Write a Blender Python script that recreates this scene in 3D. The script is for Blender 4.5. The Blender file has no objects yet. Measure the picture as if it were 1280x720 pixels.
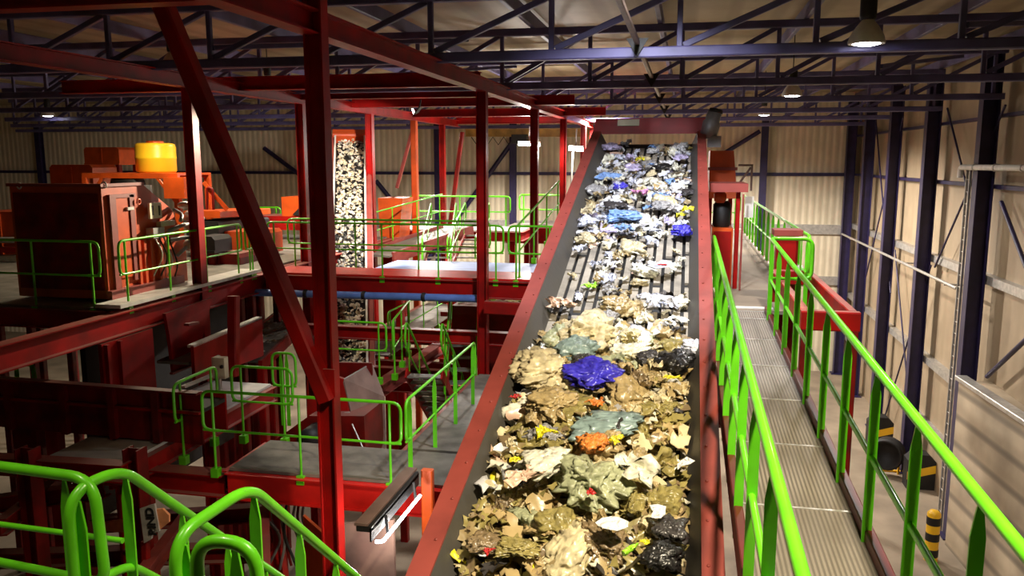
import bpy, bmesh, math, random
from mathutils import Vector, Matrix, noise

random.seed(11)
SC = bpy.context.scene
COL = SC.collection
V = Vector
CZ = 10.0            # the camera stands 10 m above the hall floor; heights below are given from the lens

# ------------------------------------------------------------------ camera
F = 1030.0
TH = math.atan(160 / F)
PSI = math.atan(218 / F * math.cos(TH))
FWD = V((-math.sin(PSI) * math.cos(TH), math.cos(PSI) * math.cos(TH), -math.sin(TH)))
RGT = V((math.cos(PSI), math.sin(PSI), 0))
UPV = RGT.cross(FWD)
cd = bpy.data.cameras.new('camera'); cam = bpy.data.objects.new('camera', cd); COL.objects.link(cam)
cd.sensor_width = 36; cd.lens = 36 * F / 1280; cd.clip_end = 200; cd.clip_start = .05
m = Matrix((RGT, UPV, -FWD)).transposed().to_4x4(); m.translation = (0, 0, CZ)
cam.matrix_world = m
SC.camera = cam

def ray(px, py): return RGT * ((px - 640) / F) - UPV * ((py - 360) / F) + FWD
def PY(px, py, Y): r = ray(px, py); return r * (Y / r.y)
def PZ(px, py, z): r = ray(px, py); return r * (z / r.z)
def PX(px, py, X): r = ray(px, py); return r * (X / r.x)
def XP(px, Y, z):
    k = (px - 640) / F
    return -((RGT.y - k * FWD.y) * Y + (RGT.z - k * FWD.z) * z) / (RGT.x - k * FWD.x)

# ------------------------------------------------------------------ materials
MATS = {}
def mat(name, col, rough=.5, metal=0., var=.25, scale=6., bump=0., spec=.5, emit=None, power=0., coat=0., dirt=None, dirt_amt=.0, top_light=0.):
    if name in MATS: return MATS[name]
    mt = bpy.data.materials.new(name); mt.use_nodes = True
    nt = mt.node_tree; b = nt.nodes['Principled BSDF']
    b.inputs['Roughness'].default_value = rough; b.inputs['Metallic'].default_value = metal
    b.inputs['Specular IOR Level'].default_value = spec
    b.inputs['Coat Weight'].default_value = coat
    tc = nt.nodes.new('ShaderNodeTexCoord')
    nz = nt.nodes.new('ShaderNodeTexNoise'); nz.inputs['Scale'].default_value = scale; nz.inputs['Detail'].default_value = 6
    nt.links.new(tc.outputs['Object'], nz.inputs['Vector'])
    rp = nt.nodes.new('ShaderNodeValToRGB')
    c = V(col)
    lo = c * (1 - var); hi = c * (1 + var)
    if dirt: lo = lo.lerp(V(dirt), dirt_amt)
    rp.color_ramp.elements[0].position = .3; rp.color_ramp.elements[1].position = .7
    rp.color_ramp.elements[0].color = (*lo, 1); rp.color_ramp.elements[1].color = (*[min(1, q) for q in hi], 1)
    nt.links.new(nz.outputs['Fac'], rp.inputs['Fac']); nt.links.new(rp.outputs['Color'], b.inputs['Base Color'])
    if top_light:  # light from above painted as a pale dusty tone on upward faces
        ge = nt.nodes.new('ShaderNodeNewGeometry'); sx = nt.nodes.new('ShaderNodeSeparateXYZ'); nt.links.new(ge.outputs['Normal'], sx.inputs[0])
        mr = nt.nodes.new('ShaderNodeMapRange'); mr.inputs['From Min'].default_value = .75; mr.inputs['From Max'].default_value = .98; mr.inputs['To Max'].default_value = top_light
        nt.links.new(sx.outputs['Z'], mr.inputs['Value'])
        mx = nt.nodes.new('ShaderNodeMix'); mx.data_type = 'RGBA'; mx.inputs['B'].default_value = (.44, .28, .22, 1)
        nt.links.new(mr.outputs['Result'], mx.inputs['Factor']); nt.links.new(rp.outputs['Color'], mx.inputs['A']); nt.links.new(mx.outputs['Result'], b.inputs['Base Color'])
    if bump:
        bp = nt.nodes.new('ShaderNodeBump'); bp.inputs['Strength'].default_value = bump; bp.inputs['Distance'].default_value = .02
        n2 = nt.nodes.new('ShaderNodeTexNoise'); n2.inputs['Scale'].default_value = scale * 4; n2.inputs['Detail'].default_value = 4
        nt.links.new(tc.outputs['Object'], n2.inputs['Vector'])
        nt.links.new(n2.outputs['Fac'], bp.inputs['Height']); nt.links.new(bp.outputs['Normal'], b.inputs['Normal'])
    if emit:
        b.inputs['Emission Color'].default_value = (*emit, 1); b.inputs['Emission Strength'].default_value = power
    MATS[name] = mt
    return mt

def stripes(name, col, dark, axis='X', period=.3, duty=.5, rough=.6, bump=.6, scale=1.5, var=.12, metal=0.):
    """profiled sheet: ribs along one axis as wave bump and slight tint"""
    mt = mat(name, col, rough, metal, var, scale)
    nt = mt.node_tree; b = nt.nodes['Principled BSDF']
    tc = [n for n in nt.nodes if n.type == 'TEX_COORD'][0]
    wv = nt.nodes.new('ShaderNodeTexWave'); wv.wave_type = 'BANDS'; wv.bands_direction = axis
    wv.wave_profile = 'SIN'; wv.inputs['Scale'].default_value = 2 * math.pi / period / 20.0
    nt.links.new(tc.outputs['Object'], wv.inputs['Vector'])
    bp = nt.nodes.new('ShaderNodeBump'); bp.inputs['Strength'].default_value = bump; bp.inputs['Distance'].default_value = .04
    nt.links.new(wv.outputs['Fac'], bp.inputs['Height']); nt.links.new(bp.outputs['Normal'], b.inputs['Normal'])
    rp = [n for n in nt.nodes if n.type == 'VALTORGB'][0]
    mx = nt.nodes.new('ShaderNodeMix'); mx.data_type = 'RGBA'; mx.blend_type = 'MIX'
    mr = nt.nodes.new('ShaderNodeMapRange'); mr.inputs['From Min'].default_value = duty - .15; mr.inputs['From Max'].default_value = duty + .15
    nt.links.new(wv.outputs['Fac'], mr.inputs['Value']); nt.links.new(mr.outputs['Result'], mx.inputs['Factor'])
    mx.inputs['A'].default_value = (*dark, 1)
    nt.links.new(rp.outputs['Color'], mx.inputs['B']); nt.links.new(mx.outputs['Result'], b.inputs['Base Color'])
    return mt

RED = mat('red_paint', (.33, .004, .003), .42, 0, .3, 2.2, .05, spec=.25, dirt=(.05, .02, .015), dirt_amt=.25, top_light=.4)
REDD = mat('worn_red_paint', (.17, .003, .002), .5, 0, .35, 3, .08, spec=.25, dirt=(.03, .015, .01), dirt_amt=.4, top_light=.4)
ORANGE = mat('orange_paint', (.62, .085, .01), .4, 0, .2, 3, .04)
PINK = mat('faded_red_paint', (.26, .045, .034), .55, 0, .2, 3, .06)
GREEN = mat('green_paint', (.13, .62, .012), .32, 0, .15, 5, 0, coat=.25)
NAVY = mat('navy_steel', (.020, .014, .060), .45, 0, .3, 3)
TRUSS = mat('violet_grey_steel', (.095, .085, .21), .5, 0, .3, 2)
BLACK = mat('black_rubber', (.012, .011, .010), .6, 0, .3, 6, .1)
SKIRT = mat('dark_skirt_rubber', (.045, .042, .038), .55, 0, .4, 3, .1, dirt=(.12, .1, .07), dirt_amt=.4)
GREY = mat('grey_steel', (.30, .30, .30), .45, .4, .2, 5)
LIGHTG = mat('light_grey_paint', (.62, .60, .55), .5, 0, .15, 5)
CREAM = mat('cream_plastic', (.75, .68, .48), .45, 0, .1, 5)
GALV = mat('galvanised_steel', (.50, .48, .44), .42, .6, .2, 8)
YELLOW = mat('yellow_plastic', (.95, .55, .02), .35, 0, .06, 3)
BROWNP = mat('brown_worn_plate', (.24, .15, .12), .5, .2, .3, 3, .05)
BLUEP = mat('blue_paint', (.12, .22, .55), .4, 0, .2, 4)
BLUEM = mat('pale_blue_belt', (.30, .42, .75), .5, 0, .15, 3)
DECK = mat('deck_plate', (.20, .18, .145), .6, .2, .3, 3, .2, dirt=(.06, .05, .04), dirt_amt=.3)
CONC = mat('concrete', (.27, .215, .15), .8, 0, .3, .8, .15)
GRIT = mat('debris_dust', (.35, .29, .2), .8, 0, .5, 12, .4)
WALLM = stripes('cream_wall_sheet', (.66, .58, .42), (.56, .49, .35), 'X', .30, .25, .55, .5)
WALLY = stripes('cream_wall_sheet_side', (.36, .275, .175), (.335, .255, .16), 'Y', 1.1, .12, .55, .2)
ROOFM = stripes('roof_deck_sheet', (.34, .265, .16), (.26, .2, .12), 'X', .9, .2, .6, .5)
GRATE = stripes('steel_grating', (.27, .235, .19), (.15, .13, .105), 'X', .030, .40, .55, .4, scale=1.2, var=.3, metal=.1)
PUSHW = stripes('concrete_push_wall', (.40, .32, .215), (.17, .14, .1), 'Z', .70, .10, .8, .6, scale=1, var=.2)
LAMP = mat('lamp_glow', (1, 1, 1), .5, 0, 0, emit=(.95, .93, 1), power=28)
TUBE = mat('tube_glow', (1, 1, 1), .5, 0, 0, emit=(.95, .95, 1), power=16)

# ------------------------------------------------------------------ mesh builder (positions relative to the lens)
ORG = {}
class MB:
    def __init__(s): s.v = []; s.f = []; s.mi = []; s.cur = 0; s.sm = []
    def add(s, vs, fs, smooth=False):
        o = len(s.v); s.v += [V(q) for q in vs]
        for f in fs: s.f.append([i + o for i in f]); s.mi.append(s.cur); s.sm.append(smooth)
        return s
    def box(s, lo, hi):
        x0, y0, z0 = lo; x1, y1, z1 = hi
        return s.add([(x0, y0, z0), (x1, y0, z0), (x1, y1, z0), (x0, y1, z0), (x0, y0, z1), (x1, y0, z1), (x1, y1, z1), (x0, y1, z1)],
                     [(0, 3, 2, 1), (4, 5, 6, 7), (0, 1, 5, 4), (1, 2, 6, 5), (2, 3, 7, 6), (3, 0, 4, 7)])
    def bar(s, p, q, w, h, up=(0, 0, 1), c=.12):
        """rectangular bar p-q; w across, h along up; small chamfer on the long edges"""
        p = V(p); q = V(q); d = (q - p).normalized(); up = V(up)
        sd = d.cross(up)
        if sd.length < 1e-4: up = V((0, 1, 0)); sd = d.cross(up)
        sd.normalize(); u = sd.cross(d).normalized()
        k = min(w, h) * c
        prof = [(-w / 2 + k, -h / 2), (w / 2 - k, -h / 2), (w / 2, -h / 2 + k), (w / 2, h / 2 - k), (w / 2 - k, h / 2), (-w / 2 + k, h / 2), (-w / 2, h / 2 - k), (-w / 2, -h / 2 + k)]
        n = len(prof)
        vs = [e + sd * a + u * b for e in (p, q) for a, b in prof]
        fs = [(i, (i + 1) % n, n + (i + 1) % n, n + i) for i in range(n)] + [tuple(range(n))[::-1], tuple(range(n, 2 * n))]
        return s.add(vs, fs)
    def ibeam(s, p, q, w, h, up=(0, 0, 1), t=.018):
        p = V(p); q = V(q); d = (q - p).normalized(); up = V(up)
        sd = d.cross(up)
        if sd.length < 1e-4: up = V((0, 1, 0)); sd = d.cross(up)
        sd.normalize(); u = sd.cross(d).normalized()
        a, b = w / 2, h / 2; c = .009
        prof = [(-a, -b), (a, -b), (a, -b + t), (c, -b + t), (c, b - t), (a, b - t), (a, b), (-a, b), (-a, b - t), (-c, b - t), (-c, -b + t), (-a, -b + t)]
        n = 12
        vs = [e + sd * x + u * y for e in (p, q) for x, y in prof]
        fs = [(i, (i + 1) % n, n + (i + 1) % n, n + i) for i in range(n)]
        for o in (0, n):
            fs += [(o, o + 1, o + 2, o + 11), (o + 3, o + 4, o + 9, o + 10), (o + 5, o + 6, o + 7, o + 8)]
        return s.add(vs, fs)
    def tube(s, pts, r, n=10):
        pts = [V(p) for p in pts]; m = len(pts); rings = []
        t0 = (pts[1] - pts[0]).normalized()
        nrm = t0.orthogonal().normalized()
        for i, p in enumerate(pts):
            if i == 0: t = t0
            elif i == m - 1: t = (pts[-1] - pts[-2]).normalized()
            else:
                t = ((pts[i] - pts[i - 1]).normalized() + (pts[i + 1] - pts[i]).normalized())
                t = t.normalized() if t.length > 1e-5 else (pts[i] - pts[i - 1]).normalized()
            nrm = (nrm - t * nrm.dot(t))
            nrm = nrm.normalized() if nrm.length > 1e-5 else t.orthogonal().normalized()
            bn = t.cross(nrm)
            rings.append([p + (nrm * math.cos(2 * math.pi * k / n) + bn * math.sin(2 * math.pi * k / n)) * r for k in range(n)])
        o = [q for rg in rings for q in rg]
        fs = [(i * n + k, i * n + (k + 1) % n, (i + 1) * n + (k + 1) % n, (i + 1) * n + k) for i in range(m - 1) for k in range(n)]
        s.add(o, fs, True)
        return s.add([*rings[0], *rings[-1]], [tuple(range(n))[::-1], tuple(range(n, 2 * n))])
    def prism(s, poly, ext):
        poly = [V(p) for p in poly]; e = V(ext); n = len(poly)
        vs = poly + [p + e for p in poly]
        fs = [(i, (i + 1) % n, n + (i + 1) % n, n + i) for i in range(n)] + [tuple(range(n))[::-1], tuple(range(n, 2 * n))]
        return s.add(vs, fs)
    def lathe(s, c, prof, n=24, ax=(0, 0, 1)):
        c = V(c); a = V(ax).normalized(); x = a.orthogonal().normalized(); y = a.cross(x)
        m = len(prof)
        vs = [c + (x * math.cos(2 * math.pi * k / n) + y * math.sin(2 * math.pi * k / n)) * r + a * z for r, z in prof for k in range(n)]
        fs = [(i * n + k, i * n + (k + 1) % n, (i + 1) * n + (k + 1) % n, (i + 1) * n + k) for i in range(m - 1) for k in range(n)]
        s.add(vs, fs, True)
        for i, fl in ((0, True), (m - 1, False)):
            if prof[i][0] > 1e-4: s.add(vs[i * n:(i + 1) * n], [tuple(range(n))[::-1] if fl else tuple(range(n))])
        return s
    def build(s, name, mats, parent=None, loc=None):
        if not isinstance(mats, (list, tuple)): mats = [mats]
        if parent is not None: org = ORG[parent]
        else: org = V(loc) if loc is not None else V((sum(v.x for v in s.v) / len(s.v), sum(v.y for v in s.v) / len(s.v), min(v.z for v in s.v)))
        me = bpy.data.meshes.new(name)
        me.from_pydata([v - org for v in s.v], [], s.f)
        for mm in mats: me.materials.append(mm)
        me.polygons.foreach_set('material_index', s.mi)
        me.polygons.foreach_set('use_smooth', s.sm)
        bm = bmesh.new(); bm.from_mesh(me); bmesh.ops.recalc_face_normals(bm, faces=bm.faces); bm.to_mesh(me); bm.free()
        o = bpy.data.objects.new(name, me); COL.objects.link(o); ORG[o] = org
        if parent is not None: o.parent = parent
        else: o.location = org + V((0, 0, CZ))
        return o

def tag(o, label, cat, group=None, kind=None):
    o['label'] = label; o['category'] = cat
    if group: o['group'] = group
    if kind: o['kind'] = kind
    return o
def thing(name, label, cat, loc, group=None, kind=None):
    o = bpy.data.objects.new(name, None); COL.objects.link(o)
    o.empty_display_size = .1
    ORG[o] = V(loc); o.location = V(loc) + V((0, 0, CZ))
    return tag(o, label, cat, group, kind)
def part(parent, name, mats, fn):
    b = MB(); fn(b); return b.build(name, mats, parent)
def struct(name, mats, fn):
    b = MB(); fn(b); o = b.build(name, mats); o['kind'] = 'structure'; return o
def fillet(pts, r, n=5):
    pts = [V(p) for p in pts]; out = [pts[0]]
    for i in range(1, len(pts) - 1):
        a, b, c = pts[i - 1], pts[i], pts[i + 1]
        u = (a - b); w = (c - b); k = min(r, u.length * .48, w.length * .48)
        p = b + u.normalized() * k; q = b + w.normalized() * k
        for j in range(n + 1):
            t = j / n; out.append(p.lerp(b, t).lerp(b.lerp(q, t), t))
    out.append(pts[-1]); return out

# ------------------------------------------------------------------ hall shell
struct('floor', CONC, lambda b: b.box((-46, -14, -10.3), (8.2, 41.2, -10)))
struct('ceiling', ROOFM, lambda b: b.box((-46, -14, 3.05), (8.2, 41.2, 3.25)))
struct('wall_back', WALLM, lambda b: b.box((-46, 40.6, -10), (8.05, 40.9, 3.05)))
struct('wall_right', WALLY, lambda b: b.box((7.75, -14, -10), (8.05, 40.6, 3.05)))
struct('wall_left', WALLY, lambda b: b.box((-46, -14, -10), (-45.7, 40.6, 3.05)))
struct('wall_front', WALLM, lambda b: b.box((-45.7, -14, -10), (7.75, -13.7, 3.05)))
# sheeting rails on the walls
n_trim = 0
def trim(mm, fn):
    global n_trim; n_trim += 1
    return struct('trim_%d' % n_trim, mm, fn)
for z, h, mm in ((1.08, .08, NAVY), (-.66, .10, NAVY), (-3.0, .22, GALV), (-6.2, .22, GALV), (-8.2, .2, GALV)):
    trim(mm, lambda b: b.box((7.53, -2, z - h / 2), (7.75, 40.5, z + h / 2)))
for z, h, mm in ((-.66, .15, NAVY), (-3.2, .45, GALV), (-5.6, .4, GALV)):
    trim(mm, lambda b: b.box((-45, 40.45, z - h / 2), (7.53, 40.6, z + h / 2)))

def pushwall(b):
    a = V((6.98, 22.3, -10)); c = V((7.72, 12.4, -10)); n = V((c.y - a.y, -(c.x - a.x), 0)).normalized()
    b.prism([a, c, c + V((.02, 0, 0)), V((7.74, 22.3, -10))], (0, 0, 4.45))
o = struct('wall_push', PUSHW, pushwall)
trim(GALV, lambda b: b.bar((7.05, 22.4, -5.5), (7.72, 12.35, -5.5), .3, .12))

# ------------------------------------------------------------------ wall columns
cols_y = [40.3, 36.5, 32.2, 27.6, 22.8]
col_lab = ['dark navy steel wall column in the far corner of the hall',
           'dark navy steel wall column next to the far corner one',
           'dark navy steel wall column between the thin crossed rods and the far corner pair',
           'dark navy steel wall column standing midway along the side wall',
           'broad dark navy steel wall column beside the galvanised cable ladder, above the concrete wall',
           'nearest dark navy steel wall column of the side wall']
for y, l in zip(cols_y, col_lab):
    t = thing('steel_column', l, 'column', (7.3, y, -10), 'wall columns', 'thing')
    part(t, 'shaft', NAVY, lambda b: b.ibeam((7.3, y, -10), (7.3, y, 2.6), .34, .40, (1, 0, 0), .03))
    part(t, 'base_plate', NAVY, lambda b: b.box((7.0, y - .25, -10), (7.6, y + .25, -9.96)))
bx_lab = ['dark post on the back wall behind the machinery', 'dark post on the back wall between the red frame posts',
          'dark post on the back wall seen beside the crane bridge', 'dark post on the back wall behind the conveyor head, beside the walkway']
for px, l in zip((50, 547, 641, 955), bx_lab):
    x = PY(px, 200, 40.2).x
    t = thing('wall_post', l, 'post', (x, 40.2, -10), 'back wall posts', 'thing')
    part(t, 'shaft', NAVY, lambda b: b.ibeam((x, 40.25, -10), (x, 40.25, 1.9), .3, .34, (0, 1, 0), .03))
    part(t, 'base_plate', NAVY, lambda b: b.box((x - .25, 40.0, -10), (x + .25, 40.44, -9.96)))

def rods(label, segs, r=.03, mm=NAVY, cat='brace'):
    t = thing('cross_brace', label, cat, segs[0][0], None, 'thing')
    for a, c in segs: part(t, 'rod', mm, lambda b: b.tube([a, c], r, 8))
    return t
X8 = 7.45
rods('thin crossed tie rods high on the wall between two navy columns', [(V((X8, 31.9, 1.5)), V((X8, 36.2, -4.8))), (V((X8, 36.2, 1.5)), V((X8, 31.9, -4.8)))])
rods('thin crossed tie rods low on the wall between two navy columns', [(V((X8, 27.2, -3.2)), V((X8, 31.7, -9.7))), (V((X8, 31.7, -3.2)), V((X8, 27.2, -9.7)))])
rods('crossed tie rods high on the wall beside the cable ladder', [(V((X8, 22.2, 1.3)), V((X8, 26.8, -3.2))), (V((X8, 26.8, 1.5)), V((X8, 24.2, -1.0)))])
rods('purple bracing bars on the wall above the concrete push wall', [(V((X8, 21.8, -5.3)), V((X8, 18.2, -2.9))), (V((X8, 21.9, -1.0)), V((X8, 18.4, -3.6)))], .055, NAVY)
rods('dark diagonal wind bracing on the back wall behind the green stairs',
     [(PY(640, 178, 40.4), PY(520, 345, 40.4)), (PY(470, 226, 40.4), PY(530, 300, 40.4)), (PY(330, 185, 40.4), PY(470, 290, 40.4))], .12)
rods('dark diagonal bracing bar on the back wall beside the conveyor head', [(PY(898, 196, 40.4), PY(950, 164, 40.4))], .1)

# cable ladder and pipe on the side wall
a = PX(1212, 210, 7.1); yl = a.y
t = thing('cable_ladder', 'galvanised cable ladder running up the wall beside the broad navy column', 'cable ladder', (7.05, yl, -10))
for dy in (-.13, .13): part(t, 'side_rail', GALV, lambda b: b.bar((7.10, yl + dy, -10), (7.10, yl + dy, a.z), .03, .06, (1, 0, 0)))
for k in range(32):
    z = -9.8 + k * .31
    if z < a.z: part(t, 'rung', GALV, lambda b: b.tube([(7.10, yl - .13, z), (7.10, yl + .13, z)], .012, 6))
t = thing('air_pipe', 'pale insulated pipe running level past the broad navy column', 'pipe', (7.0, yl, a.z))
part(t, 'pipe_run', LIGHTG, lambda b: b.tube(fillet([(6.95, yl + .2, a.z - .25), (6.95, yl + .2, a.z + .02), (6.95, yl - .3, a.z + .02), (6.95, 14, a.z + .06)], .15), .07, 12))
for yy in (yl - .9, yl - 2.3, yl - 3.9): part(t, 'pipe_clamp', GALV, lambda b: b.lathe((6.95, yy, a.z + .03), [(.075, -.04), (.09, -.03), (.09, .03), (.075, .04)], 14, (0, 1, 0)))
t = thing('conduit', 'thin galvanised conduit crossing the navy columns halfway up the wall', 'conduit', (7.09, 24, -3.2))
part(t, 'conduit_run', GALV, lambda b: b.tube([(7.09, 40, -3.35), (7.09, yl + .2, -3.35)], .045, 8))
for y in (38, 34, 29.4, 24.5): part(t, 'conduit_clip', GALV, lambda b: b.box((7.07, y - .05, -3.42), (7.7, y + .05, -3.38)))

# ------------------------------------------------------------------ roof trusses
tr_y = [12.4, 17.4, 22.5, 27.5, 32.5, 38.2]
tr_lab = ['nearest violet steel roof truss, low over the waste conveyor', 'second roof truss back from the viewer, over the middle of the conveyor',
          'third roof truss back, just before the conveyor head', 'fourth roof truss back, beyond the conveyor head',
          'fifth roof truss back, deep in the hall', 'farthest roof truss, in front of the back wall']
for y, l in zip(tr_y, tr_lab):
    xl = -(900 * y / F) - 1.5
    t = thing('roof_truss', l, 'roof truss', (xl, y, 1.5), 'roof trusses', 'thing')
    zt_ = 2.42 if y < 13 else 2.62
    part(t, 'bottom_chord', TRUSS, lambda b: b.bar((xl, y, 1.53), (7.5, y, 1.53), .16, .15))
    part(t, 'top_chord', TRUSS, lambda b: b.bar((xl, y, zt_), (7.5, y, zt_), .16, .15))
    x = -2.0 - 1.85 * math.ceil((-2.0 - xl) / 1.85 - 1)
    while x < 7.4:
        part(t, 'web_post', TRUSS, lambda b: b.bar((x, y, 1.60), (x, y, zt_ - .06), .08, .08, (0, 1, 0)))
        if x + 1.85 < 7.5: part(t, 'web_diagonal', TRUSS, lambda b: b.bar((x + .06, y, 1.62), (x + 1.80, y, zt_ - .07), .08, .09))
        x += 1.85
for i, x in enumerate([-26, -22.5, -19, -15.5, -12.2, -9, -6, -3.2, -.6, 2.2, 5.0, 7.4]):
    tag(MB().bar((x, 5, 2.83), (x, 40.4, 2.83), .10, .26).build('roof_purlin', TRUSS), 'long roof purlin running away under the tan roof deck above the trusses', 'purlin', 'roof purlins', 'thing')
t = thing('truss_tie', 'long brown tie bar running away under the trusses with black triangular brackets', 'tie bar', (-.74, 10, 1.5))
part(t, 'tie_rod', mat('brown_steel', (.12, .075, .05), .5), lambda b: b.bar((-.74, 8.5, 1.66), (-.74, 38.4, 1.66), .07, .07))
for y in tr_y: part(t, 'bracket', BLACK, lambda b: b.prism([(-.90, y - .12, 1.72), (-.58, y - .12, 1.72), (-.74, y - .12, 1.46)], (0, .03, 0)))
for y0, y1 in ((12.4, 17.4), (17.4, 22.5), (22.5, 27.5)):
    for x0 in (-7.5, 3.6):
        tag(MB().bar((x0, y0, 1.78), (x0 + 2.9, y1, 2.5), .08, .08).build('sway_brace', TRUSS), 'slanting sway brace strung between neighbouring roof trusses', 'brace', 'roof sway braces', 'thing')

# ------------------------------------------------------------------ lamps
LIGHTS = []
def highbay(px, py, Y, d, label):
    p = PY(px, py, Y)
    t = thing('high_bay_lamp', label, 'lamp', p, 'high bay lamps')
    r = d / 2
    part(t, 'reflector', LIGHTG, lambda b: b.lathe(p, [(r, 0), (r * 1.03, .02), (r * .93, .10), (r * .62, .22), (r * .34, .30), (r * .3, .32), (r * .28, .30), (r * .6, .2), (r * .9, .09), (r * .97, .01)], 28))
    part(t, 'lens', LAMP, lambda b: b.lathe(p, [(0.001, -.02), (r * .5, -.018), (r * .94, .012), (r * .9, .03), (.001, .03)], 28))
    part(t, 'ballast_housing', BLACK, lambda b: b.lathe(p, [(.001, .30), (r * .42, .31), (r * .46, .36), (r * .46, .58), (r * .38, .62), (.001, .63)], 20))
    part(t, 'hanger', BLACK, lambda b: b.tube([p + V((0, 0, .6)), p + V((0, 0, 3.05 - p.z))], .012, 6))
    return p
LP = [highbay(1083, 55, 12, .46, 'large bright high bay lamp hanging over the walkway, nearest to the viewer'),
      highbay(990, 120, 21, .46, 'high bay lamp hanging midway along the walkway row, beyond the nearest one'),
      highbay(955, 144, 30.5, .44, 'small far high bay lamp of the walkway row'),
      highbay(216, 84, 16, .44, 'bright high bay lamp beside the leaning red brace'),
      highbay(60, 145, 27, .46, 'small high bay lamp over the far machinery, outermost of its row'),
      highbay(335, 110, 20, .4, 'high bay lamp half hidden above the red cross beams')]

# ------------------------------------------------------------------ red overhead frame
def gusset(b, p, s=.3, t=.02): b.box((p[0] - s / 2, p[1] - t, p[2] - s / 2), (p[0] + s / 2, p[1] + t, p[2] + s / 2))
XR, XL, ZB = -3.75, -8.6, 1.37
t = thing('portal_gantry', 'tall dark red steel portal frame of posts and beams spanning the machinery', 'steel frame', (XR, 8, -10))
part(t, 'long_beam', RED, lambda b: b.ibeam((XR, 4, ZB), (XR, 34, ZB), .2, .24))
part(t, 'long_beam', RED, lambda b: b.ibeam((XL, 7.5, ZB), (XL, 31, ZB), .2, .24))
for y, x0, x1, h in ((6.7, -13, XR, .26), (15.1, XL - 4, XR, .26), (17.8, XL, XR, .24), (20.7, XL, XR + 1.0, .24), (25.7, XL, XR + 1.3, .24), (30.8, XL, XR, .24)):
    part(t, 'cross_beam', RED, lambda b: b.ibeam((x0, y, ZB + .1), (x1, y, ZB + .1), .2, h))
for y in (15.2, 20.7, 25.7, 30.8, 33.8): part(t, 'post', RED, lambda b: b.ibeam((XR, y, -10), (XR, y, ZB - .1), .19, .19, (1, 0, 0)))
for y in (13.37, 17.7, 21.9, 28.9): part(t, 'post', RED, lambda b: b.ibeam((XL, y, -10), (XL, y, ZB - .1), .19, .19, (1, 0, 0)))
o = part(t, 'post', ORANGE, lambda b: b.bar((XL - .02, 25.8, -10), (XL - .02, 25.8, ZB - .1), .2, .2, (1, 0, 0))); o['label'] = 'orange lit post'
part(t, 'post', RED, lambda b: (b.ibeam((XR + .035, 8.05, -10), (XR + .035, 8.05, 2.4), .165, .2, (1, 0, 0), .02), gusset(b, (XR + .01, 7.96, -2.35), .3)))
pa, pb = PY(193, -20, 7.95), PY(410, 500, 7.95)
part(t, 'brace', RED, lambda b: b.bar(pa, pb, .17, .21, (0, 1, 0)))
part(t, 'brace', RED, lambda b: b.bar(PY(463, 300, 22.4), PY(463, 145, 22.3), .1, .1))
pa, pb = PY(496, 235, 26), PY(519, 150, 26)
tag(MB().bar(pa, pb, .1, .1, (0, 1, 0)).build('brace_bar', PINK), 'pale pink leaning bar beside the orange post', 'brace')
pa, pb = PY(556, 330, 29), PY(578, 165, 29)
tag(MB().bar(pa, pb, .14, .14, (0, 1, 0)).build('brace_bar', REDD), 'dark leaning bar between the red post and back wall post', 'brace')

# gantry crane on the back wall and small lights under it
t = thing('crane_bridge', 'rusty yellow crane bridge beam under the trusses at the back wall', 'crane', PY(660, 168, 37.5))
p, q = PY(582, 166, 37), PY(745, 166, 37)
YRUST = mat('rusty_yellow_paint', (.42, .24, .05), .5, 0, .5, 2)
part(t, 'bridge_beam', YRUST, lambda b: b.ibeam(p, q, .3, .35))
part(t, 'hoist_trolley', BLACK, lambda b: b.box((p.x + 2.2, 36.7, p.z - .5), (p.x + 2.9, 37.2, p.z - .1)))
part(t, 'cable_loop', BLACK, lambda b: b.tube([p + V((.3 + .25 * k, -.1, -.2 - .35 * (k % 2))) for k in range(9)], .025, 6))
def batten(px0, py0, px1, py1, Y, label, cat='lamp'):
    p, q = PY(px0, py0, Y), PY(px1, py1, Y)
    t = thing('strip_light', label, cat, (p + q) / 2, 'strip lights')
    part(t, 'housing', LIGHTG, lambda b: b.bar(p + V((0, 0, .07)), q + V((0, 0, .07)), .16, .07))
    part(t, 'glowing_tube', TUBE, lambda b: b.tube([p, q], .05, 8))
    part(t, 'bracket', GALV, lambda b: (b.bar(p.lerp(q, .5) + V((0, 0, .1)), p.lerp(q, .5) + V((0, .1, .6)), .04, .04)))
    return p.lerp(q, .5)
SL = [batten(648, 180, 675, 181, 28, 'glowing strip light on the red frame beside the crane bridge'),
      batten(711, 186, 729, 187, 25, 'small glowing strip light on a post beside the conveyor'),
      batten(598, 411, 634, 412, 18.5, 'glowing strip light low beyond the red frame post, under the cross walkway')]
p = PY(716, 190, 25)
tag(MB().tube([p, p + V((-.05, 0, -1.2))], .03).build('lamp_post', LIGHTG), 'slim white post carrying a small strip light', 'post')

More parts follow.
